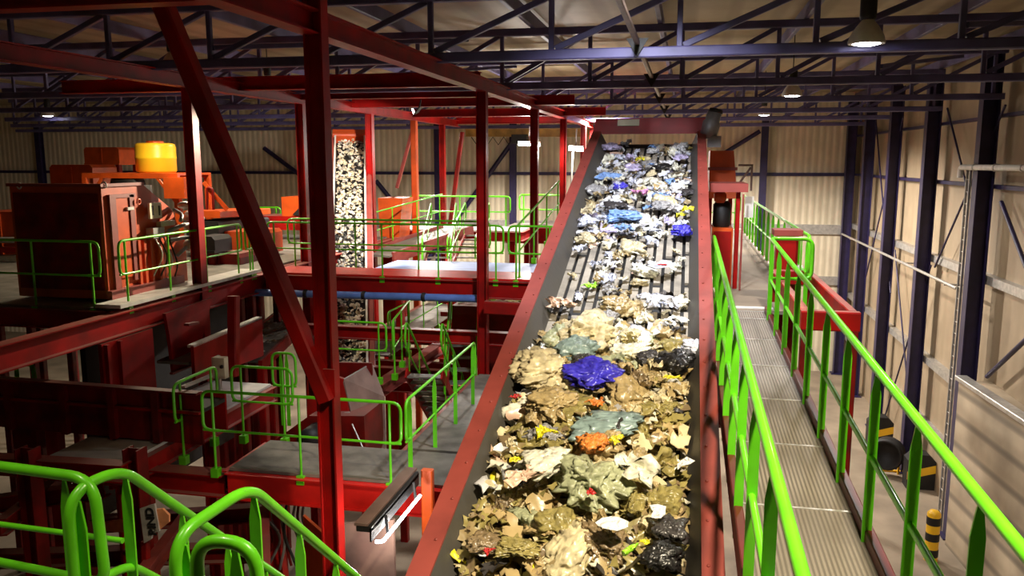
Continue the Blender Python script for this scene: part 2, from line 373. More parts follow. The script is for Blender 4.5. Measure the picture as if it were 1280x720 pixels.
# ------------------------------------------------------------------ railings and platforms
def railing(label, pts, h=1.03, mid=.5, sp=1.1, flat=False, r=.021, ends=(True, True), along=False, group='green railings', name='guard_railing', pw=.058, posts=None, foot=True):
    """pts: deck-level polyline"""
    pts = [V(p) for p in pts]
    t = thing(name, label, 'railing', pts[0], group)
    H = V((0, 0, h)); M = V((0, 0, mid))
    top = [p + H for p in pts]
    if ends[0]: top = [pts[0] + M + (pts[1] - pts[0]).normalized() * .22, pts[0] + M] + top
    if ends[1]: top = top + [pts[-1] + M, pts[-1] + M + (pts[-2] - pts[-1]).normalized() * .22]
    part(t, 'top_rail', GREEN, lambda b: b.tube(fillet(top, .13), r, 12))
    part(t, 'mid_rail', GREEN, lambda b: b.tube([p + M for p in pts], r * .8, 10))
    L = [(pts[i + 1] - pts[i]).length for i in range(len(pts) - 1)]
    for i, l in enumerate(L):
        d = (pts[i + 1] - pts[i]) / l
        hd = V((d.x, d.y, 0)).normalized(); sd = V((-hd.y, hd.x, 0))
        n = max(1, round((l - .3) / sp)); 
        ss = [.15 + (l - .3) * k / n for k in range(n + 1)] if posts is None else posts
        if i > 0 and posts is None: ss = ss[1:]
        for s_ in ss:
            p = pts[i] + d * s_
            def f(b):
                if flat:
                    w = hd if along else sd; w = w * pw / 2; th = (sd if along else hd) * .012
                    b.prism([p - w - th / 2 - V((0, 0, .15)), p + w - th / 2 - V((0, 0, .15)), p + w + V((0, 0, h - .16)) - th / 2, p + w * .3 + V((0, 0, h - .01)) - th / 2,
                             p - w * .3 + V((0, 0, h - .01)) - th / 2, p - w + V((0, 0, h - .16)) - th / 2], th)
                else:
                    b.tube([p - V((0, 0, .12)), p + V((0, 0, h - .01))], r * .85, 8)
                    if foot: b.box((p.x - .05, p.y - .05, p.z - .14), (p.x + .05, p.y + .05, p.z - .02))
            part(t, 'post', GREEN, f)
    return t

def platform(label, x0, x1, y0, y1, z, legs=(), deckm=DECK, h=.24, joists=0, name='platform', bm_=RED, cat='platform'):
    t = thing(name, label, cat, ((x0 + x1) / 2, (y0 + y1) / 2, z - h))
    if deckm: part(t, 'deck', deckm, lambda b: b.box((x0 + .02, y0 + .02, z - .04), (x1 - .02, y1 - .02, z)))
    zz = z - .045 - h / 2
    for p, q in (((x0, y0, zz), (x1, y0, zz)), ((x0, y1, zz), (x1, y1, zz)), ((x0, y0, zz), (x0, y1, zz)), ((x1, y0, zz), (x1, y1, zz))):
        part(t, 'edge_beam', bm_, lambda b: b.ibeam(p, q, .16, h))
    for k in range(joists):
        y = y0 + (y1 - y0) * (k + 1) / (joists + 1)
        part(t, 'joist', bm_, lambda b: b.ibeam((x0, y, zz), (x1, y, zz), .12, h * .8))
    for x, y in legs: part(t, 'post', bm_, lambda b: b.ibeam((x, y, -10), (x, y, z - .05 - h), .18, .18, (1, 0, 0)))
    return t

ZA, ZBL = -2.28, -4.02
# machine platform
platform('dark red platform edged with a pale kerb carrying the big red machine', -16, -8.75, 11.05, 23.5, ZA, [(-15.5, 11.3), (-12, 11.3), (-8.9, 19)], deckm=DECK, h=.30, joists=2)
tag(MB().ibeam((-8.58, 8.0, -2.52), (-8.58, 24, -2.52), .22, .36).build('long_girder', RED), 'long dark red girder running away along the edge of the machine platform', 'girder')
railing('green railing across the front of the machine platform, before the big dark red box', [(-15.5, 11.1, ZA), (-8.85, 11.1, ZA)], ends=(True, True), sp=.98)
railing('green railing along the side of the machine platform, before the orange panels', [(-8.62, 11.25, ZA), (-8.62, 14.9, ZA)], sp=1.2)
railing('short green railing continuing beyond the red post beside the machine platform', [(-8.62, 15.05, ZA), (-8.62, 15.45, ZA)], sp=1.4)
struct_kerb = tag(MB().box((-8.95, 11.05, ZA + .002), (-8.5, 15.4, ZA + .06)).build('kerb_strip', LIGHTG), 'pale kerb strip along the side of the machine platform under its green railing', 'kerb')
# cross walkway
platform('red cross walkway spanning between frame posts, with a pale deck edge', -8.4, -2.25, 15.42, 16.5, ZA, [], h=.34, deckm=mat('bright_red_paint', (.60, .014, .01), .4, 0, .2, 3))
railing('green railing along the near edge of the cross walkway', [(-8.35, 15.45, ZA), (-3.4, 15.45, ZA)], sp=1.08)
railing('short green railing on the near edge of the cross walkway beside the waste conveyor', [(-3.3, 15.45, ZA), (-2.35, 15.45, ZA)], sp=.5)
railing('green railing along the far edge of the cross walkway', [(-8.4, 16.45, ZA), (-3.9, 16.45, ZA)], sp=1.5)
railing('green stair railing climbing from the cross walkway beside the conveyor', [(-3.15, 15.6, ZA), (-2.95, 19.6, ZA + .75)], sp=1.2, ends=(False, False))
t = thing('cable_conduit', 'blue grey conduit hung under the cross walkway', 'conduit', (-8, 14.6, -2.6))
p, q = PY(258, 378, 15.3), PY(601, 372, 15.3)
part(t, 'conduit_run', BLUEP, lambda b: b.tube([V((p.x, 15.3, -2.70)), V((q.x, 15.3, -2.66))], .075, 12))
for k in range(4): part(t, 'conduit_clamp', BLACK, lambda b: b.lathe((p.x + 1 + k * 1.25, 15.3, -2.69 + .008 * k), [(.076, -.04), (.09, -.03), (.09, .03), (.076, .04)], 12, (1, 0, 0)))
# far platform by the back wall
platform('far red platform with a pale edge before the back wall', -9.6, -5.2, 26.2, 28.0, ZA, [(-9.3, 26.4), (-5.5, 26.4)], deckm=LIGHTG, h=.3)
railing('far green railing on the back edge of the far platform', [(-9.5, 27.9, ZA), (-5.9, 27.9, ZA)], sp=1.4, r=.03)
platform('far red landing between the far platform and the conveyor', -6.1, -2.9, 28.2, 29.6, ZA + .0, [(-5.4, 28.4)], deckm=DECK, h=.55)
railing('far green railing on the landing behind the orange lit post', [(-5.9, 29.55, ZA), (-2.9, 29.55, ZA)], sp=1.4, r=.032)
def stair(label, top, bot, w, rails=True, n=9, name='stair'):
    """flight from top centre to bottom centre; treads across"""
    top, bot = V(top), V(bot); d = bot - top; hd = V((d.x, d.y, 0)).normalized(); sd = V((-hd.y, hd.x, 0)) * w / 2
    t = thing(name, label, 'stair', bot)
    for s_ in (-1, 1): part(t, 'stringer', RED, lambda b: b.bar(top + sd * s_, bot + sd * s_, .04, .2))
    for k in range(n):
        c = top + d * ((k + .5) / n)
        part(t, 'tread', DECK, lambda b: b.bar(c - sd, c + sd, .24, .035))
    if rails:
        for s_ in (-1, 1):
            H = V((0, 0, 1.0)); a, e = top + sd * s_, bot + sd * s_
            part(t, 'handrail', GREEN, lambda b: b.tube(fillet([a + hd * .1 + V((0, 0, .45)), a + H * .62 - hd * .05, a + H + hd * .05, e + H, e + H * .45], .15), .024, 10))
            part(t, 'knee_rail', GREEN, lambda b: b.tube([a + H * .5, e + H * .5], .018, 8))
            for k in (.12, .5, .9):
                p = a.lerp(e, k); part(t, 'baluster', GREEN, lambda b: b.bar(p, p + H, .05, .014, (sd.x, sd.y, 0)))
    return t
stair('far green railed stair coming down from the far platform, before the back wall', PY(555, 292, 25.6), PY(546, 344, 22), .8)
stair('steep green railed ladder stair beside the red frame post at the back', PY(597, 292, 25.4), PY(577, 344, 21.4), .75)
# blue belt beyond the cross walkway
t = thing('flat_conveyor', 'pale blue flat belt conveyor lying behind the cross walkway', 'conveyor', (-5, 19, -3))
part(t, 'belt', BLUEM, lambda b: b.box((-7.4, 18.6, -2.72), (-2.9, 20.6, -2.62)))
for y in (18.55, 20.6): part(t, 'side_frame', RED, lambda b: b.box((-7.45, y, -2.98), (-2.85, y + .05, -2.66)))
for x in (-7, -3.3): part(t, 'leg', RED, lambda b: b.bar((x, 19.6, -10), (x, 19.6, -2.98), .2, .2))
# faded ramp conveyor rising to the far platform
t = thing('ramp_conveyor', 'faded red sloping conveyor rising toward the far platform', 'conveyor', PY(480, 325, 22))
p, q = PY(470, 322, 21.5), PY(572, 287, 25.5)
for s_ in (-.5, .5): part(t, 'side_frame', PINK, lambda b: b.bar(p + V((s_, 0, 0)), q + V((s_, 0, 0)), .08, .32))
part(t, 'belt', DECK, lambda b: b.bar(p + V((0, 0, .05)), q + V((0, 0, .05)), .92, .06))
part(t, 'support', REDD, lambda b: b.bar(p.lerp(q, .3) - V((0, 0, 7)), p.lerp(q, .3), .15, .15))
railing('thin sloping green railing above the faded ramp conveyor', [p + V((-.5, .3, .1)), q + V((-.5, 0, .1))], sp=1.4, ends=(False, False))
t = thing('machine_hood', 'orange red hood standing behind the second waste conveyor', 'hood', PY(482, 290, 24))
p = PY(486, 262, 24)
part(t, 'shell', ORANGE, lambda b: b.prism([p + V((-.35, 0, .35)), p + V((.45, 0, .35)), p + V((.3, 0, -.9)), p + V((-.3, 0, -.9))], (0, 1, 0)))
part(t, 'foot', RED, lambda b: b.box((p.x - .3, 24.1, -10), (p.x + .3, 24.9, p.z - .9)))

# ------------------------------------------------------------------ main waste conveyor
SL_ = .299; CS = math.cos(math.atan(SL_))
def zc(y): return -4.18 + SL_ * y          # flange-top plane
Y0, Y1 = 2.9, 15.75
UPC = V((0, -SL_, 1)).normalized()
BD = .30                                    # belt sits below the flange tops
CXL, CXR = -1.74, .33
t = CONV = thing('inclined_conveyor', 'large inclined conveyor with faded red side flanges carrying mixed waste uphill', 'conveyor', (-.7, Y0, zc(Y0) - 1))
def cbox(b, x0, x1, z0, z1, ya=Y0, yb=Y1):
    vs = [(x, y, zc(y) + z) for z in (z0, z1) for y in (ya, yb) for x in (x0, x1)]
    b.add(vs, [(0, 2, 3, 1), (4, 5, 7, 6), (0, 1, 5, 4), (2, 6, 7, 3), (0, 4, 6, 2), (1, 3, 7, 5)])
for (x0, x1, s_) in ((CXL, CXL + .16, 1), (CXR - .15, CXR, -1)):
    def f(b):
        cbox(b, x0, x1, -.035, 0)                                   # top flange
        xa = x0 if s_ > 0 else x1 - .02
        cbox(b, xa, xa + .02, -.62, -.035)                          # web
        cbox(b, x0, x1, -.65, -.62)
        y = Y0 + .2
        while y < Y1 - .1:                                          # bolts
            xc = (x0 + x1) / 2 + .03 * s_
            b.lathe((xc, y, zc(y)), [(.012, 0), (.012, .008), (.001, .011)], 6, UPC); y += .42
    part(t, 'side_flange', PINK, f)
for (x0, x1, y_) in ((CXL + .16, CXL + .30, 1), (CXR - .27, CXR - .15, -1)):
    def f(b):
        a, c = (x0, x1) if y_ > 0 else (x1, x0)
        vs = [(a, Y0, zc(Y0) - .02), (a, Y1, zc(Y1) - .02), (c, Y1, zc(Y1) - BD), (c, Y0, zc(Y0) - BD), (a, Y0, zc(Y0) - .45), (a, Y1, zc(Y1) - .45)]
        b.add(vs, [(0, 1, 2, 3), (3, 2, 5, 4), (0, 4, 5, 1), (0, 3, 4), (1, 5, 2)])
    part(t, 'skirt_board', SKIRT, f)
BX0, BX1 = CXL + .24, CXR - .22
BELT = mat('dusty_belt', (.30, .265, .21), .7, 0, .35, 4, .2)
def f(b):
    cbox(b, BX0, BX1, -BD - .06, -BD)
    b.cur = 1
    n = 13; w = (BX1 - BX0) / n
    rr = random.Random(3)
    for k in range(n):
        x = BX0 + w * k
        y = Y0 + rr.random() * .4
        while y < Y1 - .2:
            l = rr.choice((.5, .8, 1.3)); ye = min(y + l, Y1)
            cbox(b, x + w * .32, x + w * .98, -BD + .0, -BD + .028, y, ye)
            y = ye + (.03 if rr.random() < .6 else .12)
part(t, 'belt', [BLACK, BELT], f)
def f(b):
    y = Y1
    b.prism([(CXL, y, zc(y) - .05), (CXR, y, zc(y) - .05), (CXR, y + .05, zc(y) + .24), (CXL + .05, y + .05, zc(y) + .24)], (0, .12, 0))
part(t, 'head_plate', RED, f)
part(t, 'notice_patch', CREAM, lambda b: b.prism([V((-1.28, Y1 - .012, zc(Y1) + .10)), V((-.88, Y1 - .012, zc(Y1) + .10)), V((-.88, Y1 + .02, zc(Y1) + .22)), V((-1.28, Y1 + .02, zc(Y1) + .22))], (0, .02, 0)))
part(t, 'head_drum', BLACK, lambda b: b.lathe((CXL + .1, Y1, zc(Y1) - .42), [(.18, 0), (.18, CXR - CXL - .2)], 24, (1, 0, 0)))
m_ = part(t, 'drive_motor', GREY, lambda b: (b.lathe((.40, Y1 - .1, zc(Y1) + .02), [(.05, -.18), (.15, -.16), (.16, .12), (.13, .16), (.13, .3), (.02, .32)], 18, (.25, .1, 1)),
                                       b.box((.36, Y1 - .25, zc(Y1) - .3), (.6, Y1 + .05, zc(Y1) - .1))))
part(m_, 'fan_cover', BLACK, lambda b: b.lathe((.49, Y1 - .06, zc(Y1) + .32), [(.13, 0), (.12, .06), (.02, .08)], 16, (.25, .1, 1)))
for y in (6.5, 10.5, 14.6):
    for x in (CXL + .05, CXR - .08):
        part(t, 'support_leg', RED, lambda b: b.ibeam((x, y, -10), (x, y, zc(y) - .64), .16, .16, (1, 0, 0)))
    part(t, 'cross_tie', RED, lambda b: b.bar((CXL + .05, y, zc(y) - .75), (CXR - .08, y, zc(y) - .75), .12, .16))
part(t, 'brown_plate', BROWNP, lambda b: b.add([(CXL - .02, Y0, zc(Y0) - .65), (CXL - .02, Y1, zc(Y1) - .65), (CXL - .02, Y1, zc(Y1) - .1), (CXL - .02, Y0, zc(Y0) - .1), (CXL - .035, Y0, zc(Y0) - .65), (CXL - .035, Y1, zc(Y1) - .65), (CXL - .035, Y1, zc(Y1) - .1), (CXL - .035, Y0, zc(Y0) - .1)],
     [(0, 1, 2, 3), (7, 6, 5, 4), (0, 4, 5, 1), (3, 2, 6, 7), (0, 3, 7, 4), (1, 5, 6, 2)]))

# ------------------------------------------------------------------ walkway beside the conveyor
WX0, WX1 = .44, 1.16
def zw(y): return -2.51 + .03 * y
WY0, WY1 = 2.0, 12.1
t = thing('ramp_walkway', 'grey steel grating walkway sloping gently up beside the conveyor', 'walkway', (.8, WY0, zw(WY0) - .2))
y = WY0
while y < WY1 - .05:
    ye = min(y + 1.2, WY1)
    part(t, 'grating_panel', GRATE, lambda b: (b.prism([(WX0, y + .006, zw(y) - .035), (WX1, y + .006, zw(y) - .035), (WX1, y + .006, zw(y)), (WX0, y + .006, zw(y))], (0, ye - y - .012, zw(ye) - zw(y)))))
    part(t, 'joint_strip', GALV, lambda b: b.box((WX0, ye - .012, zw(ye) - .02), (WX1, ye + .012, zw(ye) + .006)))
    y = ye
for x in (WX0 - .03, WX1 + .03):
    part(t, 'toe_channel', mat('dark_toe_paint', (.11, .012, .01), .45, 0, .3, 3), lambda b: b.bar((x, WY0, zw(WY0) - .02), (x, WY1, zw(WY1) - .02), .06, .20))
for y in (4, 8, 11.8):
    part(t, 'cross_bearer', RED, lambda b: b.ibeam((WX0 - .1, y, zw(y) - .2), (WX1 + .1, y, zw(y) - .2), .12, .2))
railing('bright green walkway railing of flat bar posts on the wall side, closest to the wall', [(1.17, 1.4, zw(1.4)), (1.17, 11.7, zw(11.7)), (1.72, 11.75, zw(11.7))], h=1.1, mid=.55, sp=.93, flat=True, r=.027, ends=(False, True), name='walkway_railing', group=None)
railing('bright green walkway railing of flat bar posts pressed against the conveyor flange', [(.41, 1.6, zw(1.6)), (.41, 11.9, zw(11.9))], h=1.1, mid=.55, sp=.93, flat=True, r=.027, ends=(False, True), name='walkway_railing', group=None)
# far level part
ZF = -2.14
t = thing('level_walkway', 'pale level walkway running on beyond the ramp to the back wall', 'walkway', (.9, 19, ZF - .3))
part(t, 'deck', CONC, lambda b: b.box((.38, 12.15, ZF - .05), (1.75, 27, ZF)))
part(t, 'threshold_strip', LIGHTG, lambda b: b.box((.40, 12.25, ZF), (1.3, 12.4, ZF + .012)))
for x in (.36, 1.76): part(t, 'edge_beam', RED, lambda b: b.ibeam((x, 12.15, ZF - .18), (x, 27, ZF - .18), .12, .28))
for y in (14, 20, 26.5):
    part(t, 'post', RED, lambda b: b.ibeam((1.7, y, -10), (1.7, y, ZF - .3), .16, .16, (1, 0, 0)))
railing('far bright green railing along the level walkway, ending at the red capped post', [(1.78, 12.5, ZF), (1.78, 26.8, ZF)], h=1.05, sp=1.0, flat=True, r=.026, group=None, name='walkway_railing')
railing('green railing closing the far end of the level walkway', [(1.7, 26.9, ZF), (.5, 26.9, ZF)], h=1.05, sp=.6, group=None)
p = PY(986, 352, 12.3)
t = thing('capped_post', 'square dark red post with a pale cap where the railings meet', 'post', (1.56, 12.9, -10))
part(t, 'shaft', RED, lambda b: b.bar((1.55, 13.25, -10), (1.55, 13.25, -1.14), .32, .32, (0, 1, 0)))
part(t, 'cap', PINK, lambda b: b.box((1.34, 13.04, -1.14), (1.76, 13.46, -1.05)))
part(t, 'junction_box', LIGHTG, lambda b: b.box((1.71, 13.1, -1.9), (1.79, 13.3, -1.6)))
# red frame right of the walkway
t = thing('support_frame', 'dark red rectangular box section frame standing between the walkway and the wall', 'frame', (1.6, 9, -10))
xa, xb, ya, yb, zt = 1.36, 1.86, 9.5, 13.0, -1.66
for x, y in ((xa, ya), (xb, ya), (xa, yb), (xb, yb)): part(t, 'leg', REDD, lambda b: b.bar((x, y, -10), (x, y, zt - .2), .1, .12, (0, 1, 0)))
for pq in (((xa - .06, ya, zt - .1), (xb + .06, ya, zt - .1)), ((xa - .06, yb, zt - .1), (xb + .06, yb, zt - .1))): part(t, 'cross_rail', RED, lambda b: b.bar(*pq, .12, .22))
for x in (xa, xb): part(t, 'long_rail', RED, lambda b: b.bar((x, ya + .06, zt - .1), (x, yb - .06, zt - .1), .1, .22))
# machinery right of the conveyor head
t = thing('drive_cabinet', 'bright red drive cabinet beside the conveyor head, at the start of the level walkway', 'cabinet', (.55, 14.5, ZF))
p0, p1 = PY(899, 345, 14.3), PY(918, 285, 14.3)
part(t, 'lower_box', ORANGE, lambda b: b.box((.46, 14.2, ZF), (.80, 15.0, p1.z)))
part(t, 'door', RED, lambda b: b.box((.49, 14.17, ZF + .06), (.77, 14.2, p1.z - .05)))
part(t, 'dark_motor', BLACK, lambda b: b.lathe((.62, 14.55, p1.z), [(.13, 0), (.15, .04), (.15, .38), (.1, .44), (.001, .45)], 18))
part(t, 'corner_post', RED, lambda b: b.bar((.86, 14.2, ZF), (.86, 14.2, -.52), .07, .07))
part(t, 'corner_post', PINK, lambda b: b.bar((.93, 14.0, ZF), (.93, 14.0, -.55), .03, .03))
part(t, 'top_tray', PINK, lambda b: b.box((.40, 14.0, -.52), (1.0, 15.2, -.38)))
part(t, 'small_gearbox', ORANGE, lambda b: b.lathe((.58, 14.4, -.62), [(.06, -.1), (.1, -.06), (.1, .06), (.05, .1)], 14, (1, 0, 0)))
part(t, 'switch_plate', LIGHTG, lambda b: b.box((.98, 14.3, -.95), (1.12, 14.34, -.6)))
t = thing('hopper_frame', 'orange steel chute with a small bracket behind the conveyor head', 'chute', (.6, 17, -2.1))
q = PY(901, 235, 17)
part(t, 'box', ORANGE, lambda b: b.prism([(.45, 16.8, -.75), (1.0, 16.8, -.75), (.9, 16.8, .18), (.45, 16.8, .18)], (0, 1.2, 0)))
part(t, 'rim', PINK, lambda b: b.box((.42, 16.75, -.2), (.98, 16.8, -.14)))
part(t, 'bracket', BROWNP, lambda b: (b.bar((1.0, 16.9, -.1), (1.28, 16.9, -.1), .04, .04), b.bar((1.26, 16.9, -.1), (1.26, 16.9, -.6), .04, .04), b.bar((1.0, 16.9, -.5), (1.24, 16.9, -.14), .04, .04)))
for x in (.5, .9): part(t, 'leg', RED, lambda b: b.bar((x, 17.4, ZF), (x, 17.4, -.74), .08, .08))

# ground things near the wall
c = PZ(1163, 700, -10)
t = thing('bollard', 'yellow and black banded steel bollard on the hall floor near the wall', 'bollard', c)
part(t, 'tube', YELLOW, lambda b: b.lathe(c, [(.16, 0), (.16, 1.25), (.1, 1.32), (.001, 1.33)], 18))
for k in range(3): part(t, 'black_band', BLACK, lambda b: b.lathe(c, [(.163, .12 + .42 * k), (.165, .125 + .42 * k), (.165, .32 + .42 * k), (.163, .325 + .42 * k)], 18))
for px, py, l in ((1150, 612, 'black and yellow impact guard at the foot of the midway wall column'), (1100, 560, 'black and yellow impact guard at the foot of the column deeper in the hall')):
    c = PZ(px, py, -10)
    t = thing('column_guard', l, 'guard', c)
    part(t, 'shell', BLACK, lambda b: b.prism([c + V((-.4, 0, 0)), c + V((.4, 0, 0)), c + V((.4, 0, .9)), c + V((.2, 0, 1.1)), c + V((-.2, 0, 1.1)), c + V((-.4, 0, .9))], (0, .5, 0)))
    part(t, 'yellow_stripe', YELLOW, lambda b: b.prism([c + V((-.4, -.01, .3)), c + V((.4, -.01, .55)), c + V((.4, -.01, .8)), c + V((-.4, -.01, .55))], (0, .01, 0)))
c = PZ(1110, 592, -10)
t = thing('floor_fan', 'dark round drum fan standing on the hall floor beside the wall', 'fan', c)
part(t, 'drum', BLACK, lambda b: b.lathe(c + V((0, 0, .75)), [(.42, 0), (.5, .03), (.5, .45), (.44, .48), (.42, .46), (.3, .2), (.12, .15), (.001, .12)], 24, (-.5, -1, 0)))
part(t, 'stand', YELLOW, lambda b: (b.bar(c + V((-.3, 0, 0)), c + V((-.3, 0, .8)), .06, .06), b.bar(c + V((.3, 0, 0)), c + V((.3, 0, .8)), .06, .06), b.bar(c + V((-.5, .2, .03)), c + V((.5, .2, .03)), .08, .06)))

# ------------------------------------------------------------------ big red machine on the platform
MRED = mat('machine_red_orange', (.50, .065, .012), .42, 0, .25, 2, .06)
YM = 11.5
fx0, fx1 = PY(18, 300, YM).x, PY(131, 300, YM).x
DY = YM - 13.0
y178, y215 = PX(178, 237, fx1).y, PX(215, 262, fx1).y
ZT = PY(100, 232, YM).z; Zk = PX(215, 262, fx1).z
t = thing('shredder', 'big dark red box machine with lifting eyes, a side door and gauges', 'machine', ((fx0 + fx1) / 2, 12.5, ZA))
xs = fx1
def mp(px, py): q = PX(px, py, xs); return q.y, q.z
prof = [(YM, ZA + .06), (YM, ZT), (y178, ZT), (y215, Zk), (y215 + .35, -1.6), (y215 + .35, ZA + .06)]
part(t, 'body', MRED, lambda b: b.prism([(fx0, y, z) for y, z in prof], (fx1 - fx0, 0, 0)))
part(t, 'top_rim', PINK, lambda b: (b.box((fx0 - .03, YM - .04, ZT - .02), (fx1 + .03, YM + .04, ZT + .03)), b.box((fx1 - .04, YM + .04, ZT - .02), (fx1 + .04, y178, ZT + .03))))
part(t, 'front_plate', REDD, lambda b: b.box((fx0 + .06, YM - .02, ZA + .2), (fx1 - .06, YM, ZT - .12)))
def sidebox(b, px0, py0, px1, py1, x0, x1):
    ya, za = mp(px0, py0); yb, zb_ = mp(px1, py1)
    b.box((xs + x0, min(ya, yb), min(za, zb_)), (xs + x1, max(ya, yb), max(za, zb_)))
d_ = part(t, 'side_door', ORANGE, lambda b: sidebox(b, 142, 246, 165, 345, 0, .03))
part(d_, 'handle', LIGHTG, lambda b: sidebox(b, 155, 259, 163, 262, .03, .07))
for a_ in ((141, 243, 166, 246), (141, 243, 143, 372), (164, 243, 166, 350)): part(t, 'door_frame', PINK, lambda b: sidebox(b, *a_, 0, .05))
for px in (171, 178, 186, 196): part(t, 'rib', MRED, lambda b: sidebox(b, px, 300, px + 2.2, 372, 0, .07))
part(t, 'plinth', PINK, lambda b: sidebox(b, 133, 364, 226, 372, 0, .10))
for px, py, x in ((24, 232, fx0 + .06), (130, 232, fx1), (172, 252, fx1 + .06)):
    q = PX(px, py, x); mm = ORANGE if px == 172 else LIGHTG
    if px == 24: q = PY(24, 233, YM)
    part(t, 'lifting_eye', mm, lambda b: b.tube([(q.x + .02, q.y + .045 * math.cos(a * .5236), q.z + .045 * math.sin(a * .5236)) for a in range(13)] if px == 172 else
                                                [(q.x + .04 * math.cos(a * .5236), q.y, q.z + .01 + .045 * math.sin(a * .5236)) for a in range(13)], .014, 8))
pn = part(t, 'gauge_panel', CREAM, lambda b: sidebox(b, 179, 254, 195, 272, .08, .12))
for px in (182, 190): part(pn, 'gauge_slot', BLACK, lambda b: sidebox(b, px, 257, px + 2.5, 269, .12, .125))
part(t, 'panel_strip', LIGHTG, lambda b: sidebox(b, 192, 277, 210, 281, .05, .14))
part(t, 'grey_valve_block', GREY, lambda b: sidebox(b, 181, 285, 196, 296, .02, .16))
def pt(px, py, dx): q = PX(px, py, xs); return V((xs + dx, q.y, q.z))
part(t, 'grey_pipework', GREY, lambda b: [b.tube(fillet([pt(*p) for p in pp], .08), .035, 10) for pp in (
    [(205, 290, .05), (212, 282, .22), (226, 278, .22), (236, 284, .1)], [(210, 300, .05), (220, 296, .25), (232, 300, .25), (238, 312, .1)], [(216, 262, .02), (217, 268, .18), (213, 276, .2)], [(218, 320, .05), (224, 304, .22), (238, 302, .2)])])
for px, py, r in ((217, 256, .06), (226, 270, .10), (235, 273, .09), (228, 283, .10), (236, 292, .11), (226, 306, .11), (237, 308, .10)):
    q = pt(px, py, .2)
    part(t, 'valve', GALV, lambda b: b.lathe(q, [(.02, -.12), (r * .7, -.11), (r, -.06), (r, .06), (r * .7, .10), (.03, .14)], 14, (1, -.2, .1)))
for k in range(4):
    part(t, 'hydraulic_hose', BLACK if k % 2 else GALV, lambda b: b.tube(fillet([pt(186 + 6 * k, 296, .1), pt(190 + 6 * k, 318 + 4 * k, .24), pt(188 + 9 * k, 345, .06)], .15), .014, 8))

# orange stand with the yellow tank
ty = 18.0
l_, r_ = PY(128, 230, ty).x, PY(244, 230, ty).x
zt = PY(190, 216, ty).z
t = thing('tank_stand', 'orange steel stand with braced legs carrying the yellow tank', 'stand', ((l_ + r_) / 2, ty, ZA))
part(t, 'top_frame', ORANGE, lambda b: (b.box((l_, ty - .7, zt - .12), (r_, ty - .6, zt)), b.box((l_, ty + .6, zt - .12), (r_, ty + .7, zt)), b.box((l_, ty - .6, zt - .05), (r_, ty + .6, zt))))
for x in (l_ + .06, r_ - .06):
    for y in (ty - .64, ty + .64): part(t, 'leg', ORANGE, lambda b: b.bar((x, y, ZA), (x, y, zt - .1), .14, .14))
    sg = 1 if x < (l_ + r_) / 2 else -1
    part(t, 'knee_brace', ORANGE, lambda b: b.bar((x, ty - .66, zt - .7), (x + sg * .5, ty - .66, zt - .08), .07, .08))
p0, p1 = PY(207, 248, ty - .8), PY(231, 222, ty - .8)
part(t, 'orange_cabinet', ORANGE, lambda b: b.box((p0.x, ty - .85, p0.z), (p1.x, ty - .3, p1.z)))
p0 = PY(184, 238, ty - .8)
part(t, 'control_screen', GREY, lambda b: b.box((p0.x - .12, ty - .84, p0.z - .16), (p0.x + .12, ty - .78, p0.z + .12)))
part(t, 'dark_motor', BLACK, lambda b: b.lathe(PY(160, 230, ty - .5), [(.02, -.35), (.2, -.33), (.22, .3), (.15, .36), (.02, .37)], 16, (1, 0, 0)))
c = PY(196, 215, ty); R_ = 26.5 / F * ty
zh = PY(196, 179, ty).z - zt
t = thing('plastic_tank', 'bright yellow round plastic tank on top of the orange stand', 'tank', V((c.x, ty, zt)))
part(t, 'shell', YELLOW, lambda b: b.lathe(V((c.x, ty, zt)), [(.02, 0), (R_ * .93, 0), (R_, .05), (R_, zh * .45), (R_ * 1.015, zh * .47), (R_ * 1.015, zh * .53), (R_, zh * .55), (R_, zh - .09), (R_ * .95, zh - .02), (R_ * .85, zh), (.02, zh + .01)], 36))
part(t, 'fill_lid', ORANGE, lambda b: b.lathe(V((c.x, ty, zt + zh)), [(.2, 0), (.2, .05), (.02, .06)], 20))
def obox(label, px0, py0, px1, py1, Y, dep, mm, name='machine_housing', cat='housing'):
    a, c = PY(px0, py1, Y), PY(px1, py0, Y)
    t = thing(name, label, cat, ((a.x + c.x) / 2, Y, a.z))
    part(t, 'shell', mm, lambda b: b.prism([(a.x, Y, a.z), (c.x, Y, a.z), (c.x, Y, c.z - .08), (c.x - .08, Y, c.z), (a.x + .08, Y, c.z), (a.x, Y, c.z - .08)], (0, dep, 0)))
    part(t, 'seam_rib', mm, lambda b: (b.box(((a.x + c.x) / 2 - .03, Y - .03, a.z), ((a.x + c.x) / 2 + .03, Y, c.z - .05)), b.box((a.x, Y - .03, a.z), (c.x, Y, a.z + .06))))
    part(t, 'support_leg', REDD, lambda b: [b.bar((x, Y + y_, -10), (x, Y + y_, a.z), .16, .16) for x in (a.x + .15, c.x - .15) for y_ in (.15, dep - .15)])
    return t
obox('dull orange housing standing behind the big red machine', 64, 206, 115, 236, 20, 1.0, ORANGE)
obox('farther orange housing high behind the dull orange one', 106, 184, 148, 206, 25, 1.2, ORANGE)
obox('dark red machine at the edge of view beyond the front railing', -20, 265, 26, 345, 16, 1.5, MRED)
for k, (py, mm, l) in enumerate(((300, GALV, 'grey'), (312, RED, 'red'), (322, GALV, 'lower grey'), (343, RED, 'lowest red'))):
    p = PY(-15, py, 15.8); q = PY(25, py, 15.8)
    tag(MB().bar(p, q, .2, .12).build('cross_bar', mm), l + ' level bar on the face of the dark red machine at the edge', 'bar')
obox('dark red press box behind the side railing of the machine platform', 252, 290, 322, 318, 17.5, 1.2, MRED, 'press_box', 'box')
